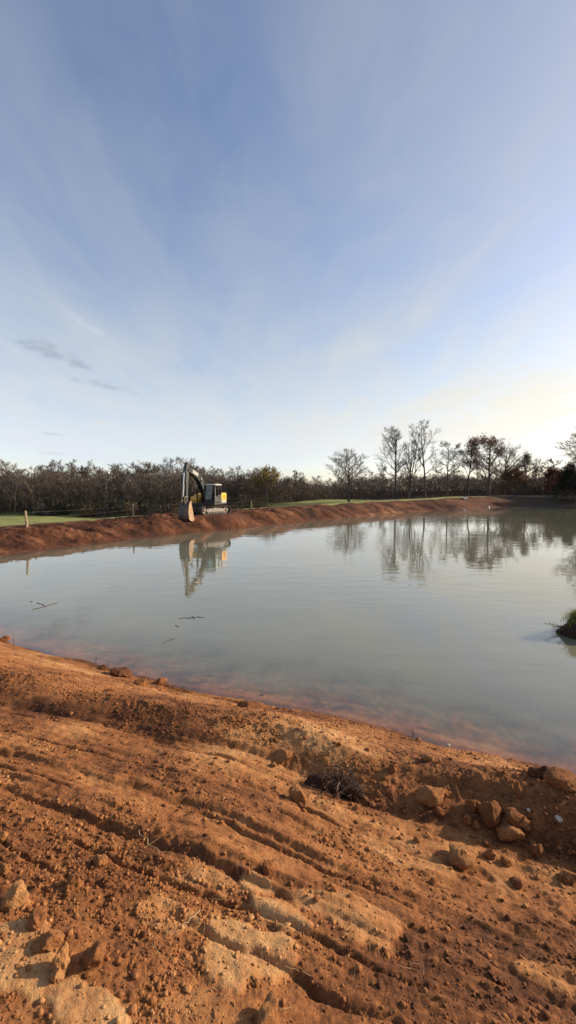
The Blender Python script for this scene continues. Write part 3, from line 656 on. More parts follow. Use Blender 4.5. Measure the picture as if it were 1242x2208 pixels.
def featured():
    ft = feature_tree
    ft('bare_tree', 752, 129, 1086, 966, 40, 'lone bare round-crowned tree on the grass rise behind the fence', 201, shape='round', clear=.24, n1=16, n2=8, n3=6, n4=5, r0=.38, up=.5)
    ft('bare_tree', 853, 140, 1076, 915, 36, 'tall bare tree, leftmost of the tall group beyond the far bank', 202, clear=.3, n1=15, n2=7, n3=6, n4=5, r0=.34, up=.6, shape='oval')
    ft('bare_tree', 880, 137, 1078, 926, 27, 'bare tree with several upright trunks beside the tallest tree', 203, clear=.3, n1=8, n2=5, n3=6, n4=4, trunks=3, r0=.4, up=.6, shape='oval')
    ft('bare_tree', 917, 142, 1077, 900, 36, 'tallest bare tree with sparse upswept limbs and few leaves', 204, clear=.34, n1=12, n2=6, n3=6, n4=4, r0=.36, up=.75, shape='oval', leaf='leaf_rust', nleaf=260, lsize=.14, jit=.25)
    ft('bare_tree', 964, 140, 1076, 950, 30, 'shorter bare tree between the tallest tree and the rusty oak', 205, clear=.3, n1=14, n2=7, n3=6, n4=5, r0=.33, up=.45, shape='round')
    ft('oak_tree', 1008, 139, 1074, 944, 27, 'slim oak with rusty leaf clumps left of the broad oak', 206, clear=.3, n1=13, n2=5, n3=6, n4=4, r0=.3, up=.4, shape='round', leaf='leaf_rust', nleaf=1900, lsize=.20, jit=.34)
    ft('oak_tree', 1053, 134, 1067, 936, 44, 'broad oak with dark spreading limbs and rusty leaf clumps', 207, clear=.28, n1=16, n2=7, n3=6, n4=4, r0=.45, up=.4, shape='round', leaf='leaf_rust', nleaf=3400, lsize=.20, jit=.36)
    ft('bare_tree', 1085, 128, 1067, 950, 46, 'wide bare tree with fine grey twigs right of the broad oak', 208, clear=.28, n1=16, n2=7, n3=6, n4=5, r0=.36, up=.5, shape='round')
    ft('willow_tree', 1109, 107, 1073, 1004, 25, 'small orange-brown leafy tree at the bare corner of the bank', 209, clear=.12, n1=16, n2=5, n3=6, n4=4, r0=.22, up=.2, shape='round', leaf='leaf_orange', nleaf=5200, lsize=.14, jit=.35)
    ft('bare_tree', 1132, 112, 1072, 976, 28, 'brown twiggy tree just right of the orange tree', 210, clear=.2, n1=14, n2=7, n3=6, n4=5, r0=.24, up=.4, shape='oval', twig_m='twig_brown', leaf='leaf_orange', nleaf=900, lsize=.13, jit=.3)
    ft('bare_tree', 1184, 118, 1068, 987, 22, 'thin sparse tree rising above the red-leaved tree', 211, clear=.3, n1=10, n2=5, n3=6, n4=4, r0=.2, up=.4, leaf='leaf_red', nleaf=250, lsize=.13)
    ft('maple_tree', 1197, 112, 1070, 1010, 22, 'red-leaved small tree near the right edge of the water', 212, clear=.15, n1=14, n2=5, n3=6, n4=4, r0=.2, up=.3, shape='round', leaf='leaf_red', nleaf=3600, lsize=.15, jit=.35)
    ft('evergreen_tree', 1236, 106, 1076, 1000, 24, 'dark evergreen at the right edge of the picture by the water', 213, clear=.08, n1=20, n2=5, n3=6, n4=4, r0=.25, up=.1, shape='cone', leaf='leaf_dark', nleaf=7000, lsize=.16, jit=.35)
    ft('bare_tree', 1292, 84, 1080, 905, 72, 'large bare tree reaching its branches in from the right edge', 214, clear=.3, n1=16, n2=7, n3=6, n4=5, r0=.45, up=.3, shape='round')
    ft('yellow_tree', 573, 121, 1095, 1004, 27, 'round-topped tree with yellow-olive leaves standing out of the middle wood', 215, clear=.35, n1=14, n2=5, n3=6, n4=4, r0=.26, up=.4, shape='round', leaf='leaf_olive', nleaf=2400, lsize=.22, jit=.4)
    ft('bare_tree', 28, 140, 1112, 990, 22, 'bare rounded tree above the wood near the left edge', 216, clear=.35, n1=13, n2=7, n3=6, n4=4, r0=.25, shape='round')
    ft('bare_tree', 127, 142, 1112, 988, 24, 'bare fan-shaped tree topping the wood, second tall crown from the left', 217, clear=.35, n1=13, n2=7, n3=6, n4=4, r0=.25, shape='round', up=.6)
    ft('bare_tree', 418, 134, 1112, 998, 24, 'bare tree whose crown tops the wood just behind the excavator boom', 218, clear=.35, n1=13, n2=7, n3=6, n4=4, r0=.25, shape='round', up=.6)
    ft('bare_tree', 640, 150, 1092, 1012, 16, 'small bare tree topping the low wood right of the yellow tree', 219, clear=.3, n1=12, n2=5, n3=6, n4=4, r0=.2, shape='oval', up=.5)
    # the rest of the wood at the right, out of the picture but shading the bank
    for i, (x, y, h) in enumerate([(92, 104, 15), (98, 96, 16), (90, 112, 14), (104, 104, 17), (88, 120, 15), (100, 114, 16), (112, 98, 16), (82, 109, 11), (86, 102, 12), (96, 108, 16), (90, 97, 12)]):
        z = gz(x, y); S, tips = skeleton(300 + i, h, h * .33, clear=.2, n1=12, n2=5, n3=4, n4=1, r0=.3, shape='round')
        root = empty('leafy_tree', (x, y, z)); tag(root, 'leafy brown tree on the bank just beyond the right edge', 'tree', 'trees beyond the right edge')
        V, F = tubes([s for s in S if s[0] == 0], 6); link_mesh('trunk', mesh_np('trunk', V, F), M['bark'], root)
        V, F = join_np([tubes([s for s in S if s[0] == 1], 4), tubes([s for s in S if s[0] > 1], 3)]); cr = link_mesh('crown', mesh_np('crown', V, F), M['twig_brown'], root)
        V, F = leaf_cloud(tips, 3500, .2, .4, np.random.default_rng(i)); link_mesh('leaves', mesh_np('leaves', V, F, False), M['leaf_orange'], cr)
featured()

# ------------------------------------------------------------------ fence along the far bank
M['post'] = plain('weathered_post', (.26, .20, .13), .9, 0, .3, 5, .4, .2); M['wire'] = plain('fence_wire', (.16, .155, .15), .5, .8)
def fence():
    spec = [(-90, 22.5, 1.15, 2), (57, 27.6, 1.05, -4), (287, 38, 1.05, 0), (436, 45, 1.1, 1), (542, 53, 1.2, 0), (627, 63, 1.15, 0), (692, 73, 1.15, 1), (747, 83, 1.15, -1), (792, 93, 1.1, 0), (829, 102, 1.05, 1), (868, 111, 1.05, 0), (901, 118, 1.05, 0), (932, 124, 1.0, 0), (958, 128, 1.0, 1)]
    pts = []
    for px, d, h, lean in spec:
        c = at_d(px, 1100, d); pts.append((Vector((c.x, c.y, gz(c.x, c.y))), h, lean))
    root = empty('wire_fence', pts[1][0]); tag(root, 'wire fence on wooden posts along the top of the far clay bank', 'fence')
    o0 = pts[1][0]; tops = []
    for i, (p, h, lean) in enumerate(pts):
        p = p - o0; t = p + Vector((math.tan(math.radians(lean)) * h, 0, h)); tops.append((p, t)); r = .075 if i > 1 else .078
        mb = MB(); g = random.Random(i); k = 9; vs = []
        for f, rr in ((-.3, 1.05), (.3, 1.0), (.7, .95), (.98, .9), (1.0, .8)):
            for q in range(k): a = 6.2832 * q / k; vs.append(p.lerp(t, f) + Vector((math.cos(a) * r * rr * g.uniform(.92, 1.06), math.sin(a) * r * rr, 0)))
        fs = [(a * k + b, a * k + (b + 1) % k, (a + 1) * k + (b + 1) % k, (a + 1) * k + b) for a in range(4) for b in range(k)] + [tuple(range(4 * k, 5 * k))]
        mb.add(vs, fs).build('post', M['post'], root)
    for f in (.25, .55, .9):
        mb = MB()
        for (a0, a1), (b0, b1) in zip(tops[:-1], tops[1:]):
            a, b = a0.lerp(a1, f), b0.lerp(b1, f); off = Vector((.09, -.07, 0)); prev = a + off
            for s in range(1, 7):
                q = s / 6; c = a.lerp(b, q) + off + Vector((0, 0, -.07 * math.sin(math.pi * q))); mb.tube(prev, c, .0032, .0032, 4, False); prev = c
        mb.build('wire', M['wire'], root)
fence()

# ------------------------------------------------------------------ excavator
M['yellow'] = plain('machine_yellow', (.72, .36, .045), .42, 0, .08, 3, 0, .5, ((.30, .20, .12), .35))
M['black'] = plain('machine_black', (.012, .013, .014), .45, 0, .2, 3, 0, .4, ((.06, .045, .035), .25))
M['grey'] = plain('machine_grey', (.035, .037, .038), .5, 0, .2, 3, 0, .4, ((.11, .085, .065), .35))
M['lightgrey'] = plain('light_grey_panel', (.34, .34, .32), .5, 0, .1, 3)
M['steel'] = plain('bucket_steel', (.075, .072, .068), .55, .2, .3, 4, .2, .4, ((.22, .13, .08), .5))
M['steel_worn_lit'] = plain('worn_lit_clay_steel', (.27, .175, .10), .7, 0, .3, 4, .2, .3, ((.38, .27, .165), .6))  # worn clayey steel of the teeth; on the bucket plate it paints sunlight
M['chrome'] = plain('cylinder_chrome', (.75, .75, .74), .18, 1.0, .05)
M['track'] = plain('track_steel', (.060, .054, .050), .7, .2, .3, 5, .3, .3, ((.20, .12, .08), .6))
M['trackframe'] = plain('track_frame_dusty', (.25, .235, .215), .8, 0, .25, 3, .2, .2, ((.26, .17, .11), .6))
M['white'] = plain('lettering_white', (.80, .78, .72), .5, 0, .03); M['lamp'] = plain('lamp_lens', (.6, .6, .58), .2)
M['rubber'] = plain('hose_rubber', (.02, .02, .02), .6); M['seat'] = plain('seat_cloth', (.03, .03, .035), .9)
def glass():
    m, t, o = new_mat('cab_glass'); L = t.links.new
    fr = N(t, 'ShaderNodeFresnel'); fr.inputs[0].default_value = 1.5; tr = N(t, 'ShaderNodeBsdfTransparent'); tr.inputs[0].default_value = (.45, .60, .56, 1)
    gl = N(t, 'ShaderNodeBsdfGlossy'); gl.inputs['Roughness'].default_value = .03; mx = N(t, 'ShaderNodeMixShader'); L(math_node(t, 'ADD', fr.outputs[0], .06, clamp=True), mx.inputs[0]); L(tr.outputs[0], mx.inputs[1]); L(gl.outputs[0], mx.inputs[2]); L(mx.outputs[0], o.inputs[0]); return m
M['glass'] = glass()

def excavator():
    hx, hy = -math.sin(math.radians(13.5)), -math.cos(math.radians(13.5)); rz = math.atan2(hy, hx)
    tx, ty = -math.sin(math.radians(40)), -math.cos(math.radians(40)); rt = math.atan2(ty, tx)
    root = empty('excavator', (EXC[0], EXC[1], EXC_Z - .02), rz)
    tag(root, 'yellow and black tracked excavator on the far bank, bucket lowered', 'excavator')
    T = Matrix.Rotation(rt - rz, 4, 'Z')
    # --- undercarriage
    def stadium(off, n=14):
        r = .41 + off; pts = []
        for i in range(n + 1): a = -math.pi / 2 + math.pi * i / n; pts.append((1.36 + r * math.cos(a), .41 + r * math.sin(a)))
        for i in range(n + 1): a = math.pi / 2 + math.pi * i / n; pts.append((-1.36 + r * math.cos(a), .41 + r * math.sin(a)))
        return pts
    per = 2 * 2.72 + 2 * math.pi * .385
    def on_belt(s, r=.385):
        s %= per
        if s < 2.72: return (-1.36 + s, .41 - r, 0, -1, 0)
        s -= 2.72
        if s < math.pi * .385: a = -math.pi / 2 + s / .385; return (1.36 + r * math.cos(a), .41 + r * math.sin(a), math.cos(a), math.sin(a), 0)
        s -= math.pi * .385
        if s < 2.72: sag = -.035 * math.sin(math.pi * s / 2.72); return (1.36 - s, .41 + r + sag, 0, 1, 0)
        s -= 2.72; a = math.pi / 2 + s / .385; return (-1.36 + r * math.cos(a), .41 + r * math.sin(a), math.cos(a), math.sin(a), 0)
    for yc in (1.0, -1.0):
        tr = MB(T)
        nS = 44
        for i in range(nS):          # shoes with grousers
            x, z, nx, nz, _ = on_belt(per * i / nS); dx, dz = -nz, nx; hl = per / nS * .47
            def P(u, w, y): return (x + dx * u + nx * w, y, z + dz * u + nz * w)
            vs = [P(u, w, y) for y in (yc - .3, yc + .3) for (u, w) in ((-hl, -.02), (hl, -.02), (hl, .012), (-hl * .3, .012), (-hl * .45, .05), (-hl * .75, .05), (-hl, .012))]
            n = 7; tr.add(vs, [tuple(range(n)), tuple(range(2 * n - 1, n - 1, -1))] + [(k, k + n, (k + 1) % n + n, (k + 1) % n) for k in range(n)])
        to = tr.build('track', M['track'], root)
        lk = MB(T)
        for sgn in (-.09, .09):
            inner = stadium(-.12); outer = stadium(-.04); n = len(inner)
            for k in range(n):
                k2 = (k + 1) % n
                vs = [(p[0], yc + sgn + w, p[1]) for w in (-.02, .02) for p in (inner[k], inner[k2], outer[k2], outer[k])]
                lk.add(vs, [(0, 1, 2, 3), (7, 6, 5, 4), (0, 4, 5, 1), (2, 6, 7, 3), (1, 5, 6, 2), (0, 3, 7, 4)])
        lk.build('chain_link', M['track'], to)
        fr = MB(T); fr.prism_y([(-1.15, .24), (1.05, .24), (1.15, .32), (1.05, .52), (.3, .58), (-.6, .58), (-1.15, .50)], yc - .17, yc + .17); fr.build('track_frame', M['trackframe'], root, .02)
        s = math.copysign(1, yc)
        for xx, rr, nm in ((1.36, .31, 'idler'), (-1.36, .30, 'sprocket')):
            w = MB(T); w.tube((xx, yc - .08, .41), (xx, yc + .08, .41), rr, rr, 20); w.tube((xx, yc - .2, .41), (xx, yc + .22 * s + (.0 if s > 0 else 0), .41), .14, .12, 14)
            if nm == 'sprocket':
                for q in range(14): a = q * 6.2832 / 14; w.tube((xx + math.cos(a) * .31, yc - .04, .41 + math.sin(a) * .31), (xx + math.cos(a) * .31, yc + .04, .41 + math.sin(a) * .31), .035, .035, 6)
            w.build(nm, M['trackframe'], to)
        for k in range(7):
            w = MB(T); xx = -.95 + k * .31; w.tube((xx, yc - .2, .17), (xx, yc + .2, .17), .10, .10, 12); w.tube((xx, yc - .24, .17), (xx, yc + .24, .17), .045, .045, 8); w.build('roller', M['trackframe'], to)
        w = MB(T); w.tube((0, yc - .15, .66), (0, yc + .15, .66), .07, .07, 10); w.build('carrier_roller', M['trackframe'], to)
    cb = MB(T); cb.prism_y([(-.75, .45), (.75, .45), (.55, .82), (-.55, .82)], -.72, .72)
    for sx in (-.55, .55): cb.box(sx - .16, sx + .16, -.9, .9, .40, .62)
    cb.build('car_body', M['grey'], root, .02)
    bl = MB(); bl.tube((0, 0, .80), (0, 0, .93), .58, .58, 28); bl.build('slew_ring', M['grey'], root)
    # --- house
    dk = MB(); dk.prism_z([(1.25, -1.2), (1.35, -1.1), (1.35, 1.28), (-1.5, 1.28), (-1.9, .9), (-2.05, .4), (-2.05, -.4), (-1.9, -.9), (-1.5, -1.24), (1.2, -1.24)], .92, 1.08); dk.build('deck', M['grey'], root, .02)
    cw = MB(); cw.prism_z([(-1.35, 1.24), (-1.62, 1.15), (-1.95, .85), (-2.12, .4), (-2.12, -.4), (-1.95, -.85), (-1.62, -1.15), (-1.35, -1.24)], 1.08, 1.86); cw.build('counterweight', M['black'], root, .05)
    hd = MB(); hd.prism_y([(-1.34, 1.085), (-.30, 1.085), (-.30, 1.93), (-.42, 2.0), (-1.22, 2.0), (-1.34, 1.93)], -1.23, .27); hd.build('engine_hood', M['yellow'], root, .04)
    sp = MB(); sp.prism_y([(-1.62, 1.28), (-.36, 1.28), (-.36, 1.97), (-.5, 2.03), (-1.5, 2.03), (-1.62, 1.93)], .30, 1.275); so_ = sp.build('side_panel', M['yellow'], root, .05)
    lv = MB()
    for k in range(5): lv.box(-1.25, -.75, 1.272, 1.285, 1.45 + k * .07, 1.48 + k * .07)
    lv.build('louvre', M['black'], so_)
    sk = MB(); sk.box(-1.60, -.36, .32, 1.27, 1.082, 1.275); sk.build('side_skirt', M['lightgrey'], root, .01)
    ft = MB(); ft.prism_y([(-.26, 1.085), (1.15, 1.085), (1.22, 1.2), (1.22, 1.55), (1.12, 1.68), (.55, 1.70), (.45, 1.88), (-.26, 1.90)], -1.22, -.45); fo = ft.build('fuel_tank', M['yellow'], root, .04)
    st = MB(); st.box(1.222, 1.236, -1.05, -.6, 1.25, 1.32); st.build('step', M['black'], fo)
    hr = MB(); hr.path([(.2, -1.16, 1.88), (.2, -1.16, 2.62), (.95, -1.16, 2.55), (1.12, -1.16, 1.65)], .022); hr.path([(1.12, -.52, 1.65), (1.0, -.52, 2.5), (.95, -.52, 2.58), (.95, -1.16, 2.58)], .022); hr.build('handrail', M['grey'], root)
    mr = MB(); mr.box(1.18, 1.22, -1.35, -1.12, 2.2, 2.5); mr.path([(1.1, -1.16, 2.1), (1.18, -1.2, 2.3)], .015); mr.build('mirror', M['black'], root, .01)
    ex = MB(); ex.tube((-.9, -.6, 1.98), (-.9, -.6, 2.4), .06, .06, 10); ex.tube((-.9, -.6, 2.36), (-1.0, -.6, 2.48), .065, .065, 10); ex.build('exhaust', M['black'], root)
    # --- cab
    x0, x1, y0, y1, z0, z1 = -.28, 1.42, .33, 1.30, 1.085, 2.84
    cf = MB(); p = .055
    for (xx, yy) in ((x1, y0), (x1, y1 - p), (.45, y1 - p), (x0 + p, y0), (x0 + p, y1 - p)):
        xt = xx if xx < 1 else xx - .16
        cf.add([(xx - p, yy, z0), (xx, yy, z0), (xx, yy + p, z0), (xx - p, yy + p, z0), (xt - p, yy, z1 - .1), (xt, yy, z1 - .1), (xt, yy + p, z1 - .1), (xt - p, yy + p, z1 - .1)], [(3, 2, 1, 0), (4, 5, 6, 7), (0, 1, 5, 4), (1, 2, 6, 5), (2, 3, 7, 6), (3, 0, 4, 7)])
    cf.box(x0 + .06, x1 - .06, y0 + .004, y0 + .05, z0, 1.75); cf.box(x1 - .10, x1 - .012, y0 + .056, y1 - .056, z0, 1.42); cf.box(x0 + .004, x0 + .05, y0 + .056, y1 - .056, z0, 1.95); cf.box(x0 + .06, x1 - .12, y0 + .06, y1 - .06, z0 + .01, z0 + .06)
    co = cf.build('cab', M['black'], root)
    rf = MB(); rf.prism_y([(x0 - .03, z1 - .098), (x1 - .10, z1 - .098), (x1 - .12, z1 - .03), (x1 - .3, z1 + .03), (x0 + .1, z1 + .03), (x0 - .03, z1 - .03)], y0 - .02, y1 + .02); rf.build('cab_roof', M['lightgrey'], co, .02)
    dr = MB(); dr.box(.46, x1 - .14, y1 - .05, y1 + .002, z0 + .05, 1.62); dr.box(x0 + .06, .40, y1 - .05, y1 + .002, z0 + .05, 1.85); dro = dr.build('door', M['grey'], co, .01)
    hn = MB(); hn.box(.50, .62, y1 + .003, y1 + .03, 1.50, 1.54); hn.build('handle', M['black'], dro)
    gl = MB(); gl.add([(x1 - .03, y0 + .06, 1.43), (x1 - .03, y1 - .06, 1.43), (x1 - .20, y1 - .06, z1 - .11), (x1 - .20, y0 + .06, z1 - .11)], [(0, 1, 2, 3)]); gl.build('windshield', M['glass'], co)
    gl = MB(); gl.add([(.46, y1 - .03, 1.63), (x1 - .09, y1 - .03, 1.63), (x1 - .22, y1 - .03, z1 - .11), (.46, y1 - .03, z1 - .11)], [(0, 1, 2, 3)]); gl.build('side_window', M['glass'], co)
    gl = MB(); gl.add([(x0 + .07, y1 - .03, 1.86), (.39, y1 - .03, 1.86), (.39, y1 - .03, z1 - .11), (x0 + .07, y1 - .03, z1 - .11)], [(0, 1, 2, 3)]); gl.build('side_window', M['glass'], co)
    gl = MB(); gl.add([(x0 + .06, y0 + .02, 1.76), (x1 - .08, y0 + .02, 1.76), (x1 - .2, y0 + .02, z1 - .11), (x0 + .06, y0 + .02, z1 - .11)], [(0, 1, 2, 3)]); gl.build('side_window', M['glass'], co)
    gl = MB(); gl.add([(x0 + .03, y0 + .06, 1.96), (x0 + .03, y1 - .06, 1.96), (x0 + .03, y1 - .06, z1 - .11), (x0 + .03, y0 + .06, z1 - .11)], [(0, 1, 2, 3)]); gl.build('rear_window', M['glass'], co)
    se = MB(); se.box(.1, .6, .6, 1.05, 1.45, 1.58); se.box(.05, .18, .6, 1.05, 1.58, 2.2); se.box(.06, .16, .68, .97, 2.2, 2.4); se.build('seat', M['seat'], co, .03)
    cs = MB(); cs.box(.3, .75, .42, .56, 1.3, 1.72); cs.box(.3, .75, 1.08, 1.2, 1.3, 1.72); cs.tube((.7, .5, 1.72), (.74, .5, 1.95), .02, .02, 6); cs.tube((.7, 1.14, 1.72), (.74, 1.14, 1.95), .02, .02, 6); cs.build('console', M['black'], co)
    rl = MB(); rl.path([(1.36, 1.33, 1.2), (1.38, 1.37, 1.9), (1.3, 1.33, 2.55)], .018); rl.build('grab_rail', M['lightgrey'], co)
    # --- boom, arm, bucket
    def offset_poly(pts, th):
        up, dn = [], []
        for i, p in enumerate(pts):
            a = Vector(pts[max(i - 1, 0)]); b = Vector(pts[min(i + 1, len(pts) - 1)]); d = (b - a).normalized(); n = Vector((-d.y, d.x)); q = Vector(p); up.append(q + n * th[i]); dn.append(q - n * th[i])
        return up + dn[::-1]
    bp = [(.40, 1.42), (.72, 2.05), (1.12, 2.72), (1.65, 3.30), (2.3, 3.66), (3.2, 3.90), (4.15, 4.05)]
    bt = [.14, .25, .34, .37, .33, .25, .14]
    bo = MB(); bo.prism_y(offset_poly(bp, bt), -.30, .08); boom = bo.build('boom', M['black'], root, .025)
    yb = -.11
    for (xx, zz, w) in ((.40, 1.42, .32), (1.72, 3.15, .28), (4.15, 4.05, .27), (2.05, 3.98, .12)): pn = MB(); pn.tube((xx, yb - w, zz), (xx, yb + w, zz), .075, .075, 10); pn.build('pin', M['grey'], boom)
    for y_ in (-.42, .10): br = MB(); br.box(.15, .55, y_, y_ + .10, 1.085, 1.6); br.build('bracket', M['grey'], root)
    br = MB(); br.prism_y([(1.85, 3.75), (2.25, 3.9), (2.12, 4.08), (1.98, 4.06)], yb - .09, yb + .09); br.build('bracket', M['grey'], root)
    cu = bpy.data.curves.new('lettering', 'FONT'); cu.body = 'DEERE'; cu.size = .40; cu.extrude = .004; cu.align_x = 'CENTER'; cu.align_y = 'CENTER'
    tmp = bpy.data.objects.new('tmp', cu); COL.objects.link(tmp); dg = bpy.context.evaluated_depsgraph_get(); me = bpy.data.meshes.new_from_object(tmp.evaluated_get(dg)); bpy.data.objects.remove(tmp)
    aa = math.atan2(4.0 - 3.62, 3.6 - 2.2)
    # text reads from the machine's left side (+y): its x axis runs backwards along the boom
    mt = Matrix.Translation((2.85, .088, 3.80)) @ Matrix(((-math.cos(aa), 0 * 1, 0, 0), (0, 0, 1, 0), (0, 1, 0, 0), (0, 0, 0, 1))) @ Matrix.Identity(4)
    mt = Matrix.Translation((2.80, .088, 3.80)) @ Matrix(((-math.cos(aa), -math.sin(aa), 0, 0), (0, 0, 1, 0), (-math.sin(aa), math.cos(aa), 0, 0), (0, 0, 0, 1)))
    me.transform(mt); me.materials.clear(); link_mesh('lettering', me, M['white'], boom)
    # arm
    ap = [(4.08, 4.66), (4.13, 4.30), (4.20, 3.95), (4.26, 3.2), (4.31, 2.2), (4.34, 1.28)]; at_ = [.10, .22, .27, .22, .16, .11]
    am = MB(); am.prism_y(offset_poly(ap, at_), yb - .15, yb + .15); arm = am.build('arm', M['grey'], root, .02)
    pn = MB(); pn.tube((4.34, yb - .24, 1.28), (4.34, yb + .24, 1.28), .06, .06, 10); pn.build('pin', M['steel'], arm)
    pn = MB(); pn.tube((4.12, yb - .2, 4.62), (4.12, yb + .2, 4.62), .05, .05, 10); pn.build('pin', M['steel'], arm)
    def cyl(name, a, b, split, rb, rr, m1='black', m2='chrome'):
        a, b = Vector(a), Vector(b); c = a.lerp(b, split); mb = MB(); mb.tube(a, c, rb, rb, 14); mb.tube(a + (a - b).normalized() * -.02, a + (a - b).normalized() * .06, rb * 1.1, rb * 1.1, 12); o = mb.build(name, M[m1], root, 0, False)
        m2_ = MB(); m2_.tube(c, b, rr, rr, 12); m2_.build('rod', M[m2], o); return o
    for sy in (-.46, .24): cyl('boom_cylinder', (1.22, sy, 1.12), (1.72, sy, 3.15), .62, .075, .042)
    cyl('arm_cylinder', (2.05, yb, 4.02), (4.10, yb, 4.64), .64, .075, .042)
    cyl('bucket_cylinder', (4.86, yb, 1.72), (4.55, yb, 3.85), .48, .07, .040, 'lightgrey')
    lg = MB(); lg.prism_y([(4.38, 3.75), (4.58, 3.75), (4.62, 3.9), (4.5, 4.0), (4.38, 3.98)], yb - .08, yb + .08); lg.build('bracket', M['grey'], arm)
    ln = MB()
    for sy in (-.2, .2):
        ln.prism_y([(4.28, 1.72), (4.34, 1.62), (4.92, 1.66), (4.94, 1.78)], yb + sy - .025, yb + sy + .025)
        ln.prism_y([(4.82, 1.76), (4.94, 1.74), (4.76, 1.08), (4.64, 1.10)], yb + sy * .7 - .025, yb + sy * .7 + .025)
    ln.build('bucket_link', M['steel'], root)
    # bucket: curved back, two side plates, cutting edge with teeth
    bz = gz(*(Vector((EXC[0], EXC[1])) + Vector((hx, hy)) * 4.3 + Vector((-hy, hx)) * -.1)[:]) - EXC_Z
    base = [(4.20, 1.30), (4.44, 1.30), (4.60, 1.16), (4.70, .86), (4.74, .52), (4.74, .20), (4.66, -.04), (4.46, -.19), (4.10, -.26), (3.70, -.28)]
    zs = min(1.3, max(.7, (1.30 - bz + .03) / 1.56)); base = [(x, 1.30 + (z - 1.30) * zs) for (x, z) in base]
    w = .44; sh = MB(); n = len(base)
    inn = [Vector(p) for p in base]
    th = .035; inner = []
    for i, p in enumerate(inn):
        a = inn[max(i - 1, 0)]; b = inn[min(i + 1, n - 1)]; d = (b - a).normalized(); inner.append(p + Vector((d.y, -d.x)) * -th if False else p - Vector((-d.y, d.x)) * -th if False else p + Vector((d.y, -d.x)) * th)
    for i in range(n - 1):
        vs = [(q.x, y, q.y) for y in (yb - w, yb + w) for q in (inn[i], inn[i + 1], inner[i + 1], inner[i])]
        sh.add(vs, [(0, 1, 2, 3), (7, 6, 5, 4), (0, 4, 5, 1), (2, 6, 7, 3), (1, 5, 6, 2), (0, 3, 7, 4)])
    bucket = sh.build('bucket', M['steel'], root, 0, False)
    for sy in (-1, 1):
        y_in, y_out = yb + sy * (w + .002), yb + sy * (w + .032); s = MB(); s.prism_y(base + [(3.68, base[-1][1] + .10), (3.96, .45), (4.16, 1.05)], min(y_in, y_out), max(y_in, y_out)); s.build('side_plate', M['steel_worn_lit' if sy > 0 else 'steel'], bucket)  # sun-side plate in paler tan: sunlight put into its colour
    ee = MB()
    for sy in (-.13, .13): ee.prism_y([(4.18, 1.20), (4.40, 1.45), (4.80, 1.20), (4.76, 1.0), (4.58, 1.0)], yb + sy - .025, yb + sy + .025)
    ee.build('ear', M['steel'], bucket)
    zt = base[-1][1]
    for k in range(5):
        y = yb - .38 + k * .19; t_ = MB(); t_.prism_y([(3.78, zt - .02), (3.78, zt + .07), (3.64, zt + .06), (3.46, zt + .0), (3.64, zt - .03)], y - .045, y + .045); t_.build('tooth', M['steel_worn_lit'], bucket)
    hs = MB()
    for sy in (-.06, .02): hs.path([(.8, yb + sy, 2.75), (1.2, yb + sy, 3.35), (1.7, yb + sy, 3.82), (2.4, yb + sy, 4.12), (3.3, yb + sy, 4.24), (3.9, yb + sy, 4.45)], .022, 6)
    hs.build('hose', M['rubber'], root)
    wl = MB(); wl.box(1.6, 1.72, .09, .17, 3.28, 3.40); wl.build('work_lamp', M['lamp'], root, .01)
excavator()

# ------------------------------------------------------------------ clods, stones
def ico(sub):
    import bmesh
    bm = bmesh.new(); bmesh.ops.create_icosphere(bm, subdivisions=sub, radius=1); V = np.array([v.co[:] for v in bm.verts]); F = np.array([[v.index for v in f.verts] for f in bm.faces]); bm.free(); return V, F
ICO1, ICO2, ICO3, ICO4 = ico(1), ico(2), ico(3), ico(4)
def clod_mesh(name, seed, base, rough=.28, angular=True, smooth=True):
    V, F = base; rng = np.random.default_rng(seed); V = V.copy()
    if angular:                      # shave with random planes for broken faces
        for _ in range(12):
            n = rng.normal(0, 1, 3); n /= np.linalg.norm(n); c = rng.uniform(.52, .85); dd = V @ n; V -= np.maximum(dd - c, 0)[:, None] * n * .9
    d = np.zeros(len(V))
    for k, (f, a) in enumerate(((1.6, 1.0), (3.6, .75), (8, .5), (14, .30), (24, .16))):
        w = rng.normal(0, 1, (4, 3)); ph = rng.uniform(0, 6.28, 4)
        d += a * np.sin(V @ w.T * f + ph).mean(1)
    V = V * (1 + rough * d)[:, None]
    me = mesh_np(name, V, F, smooth); return me
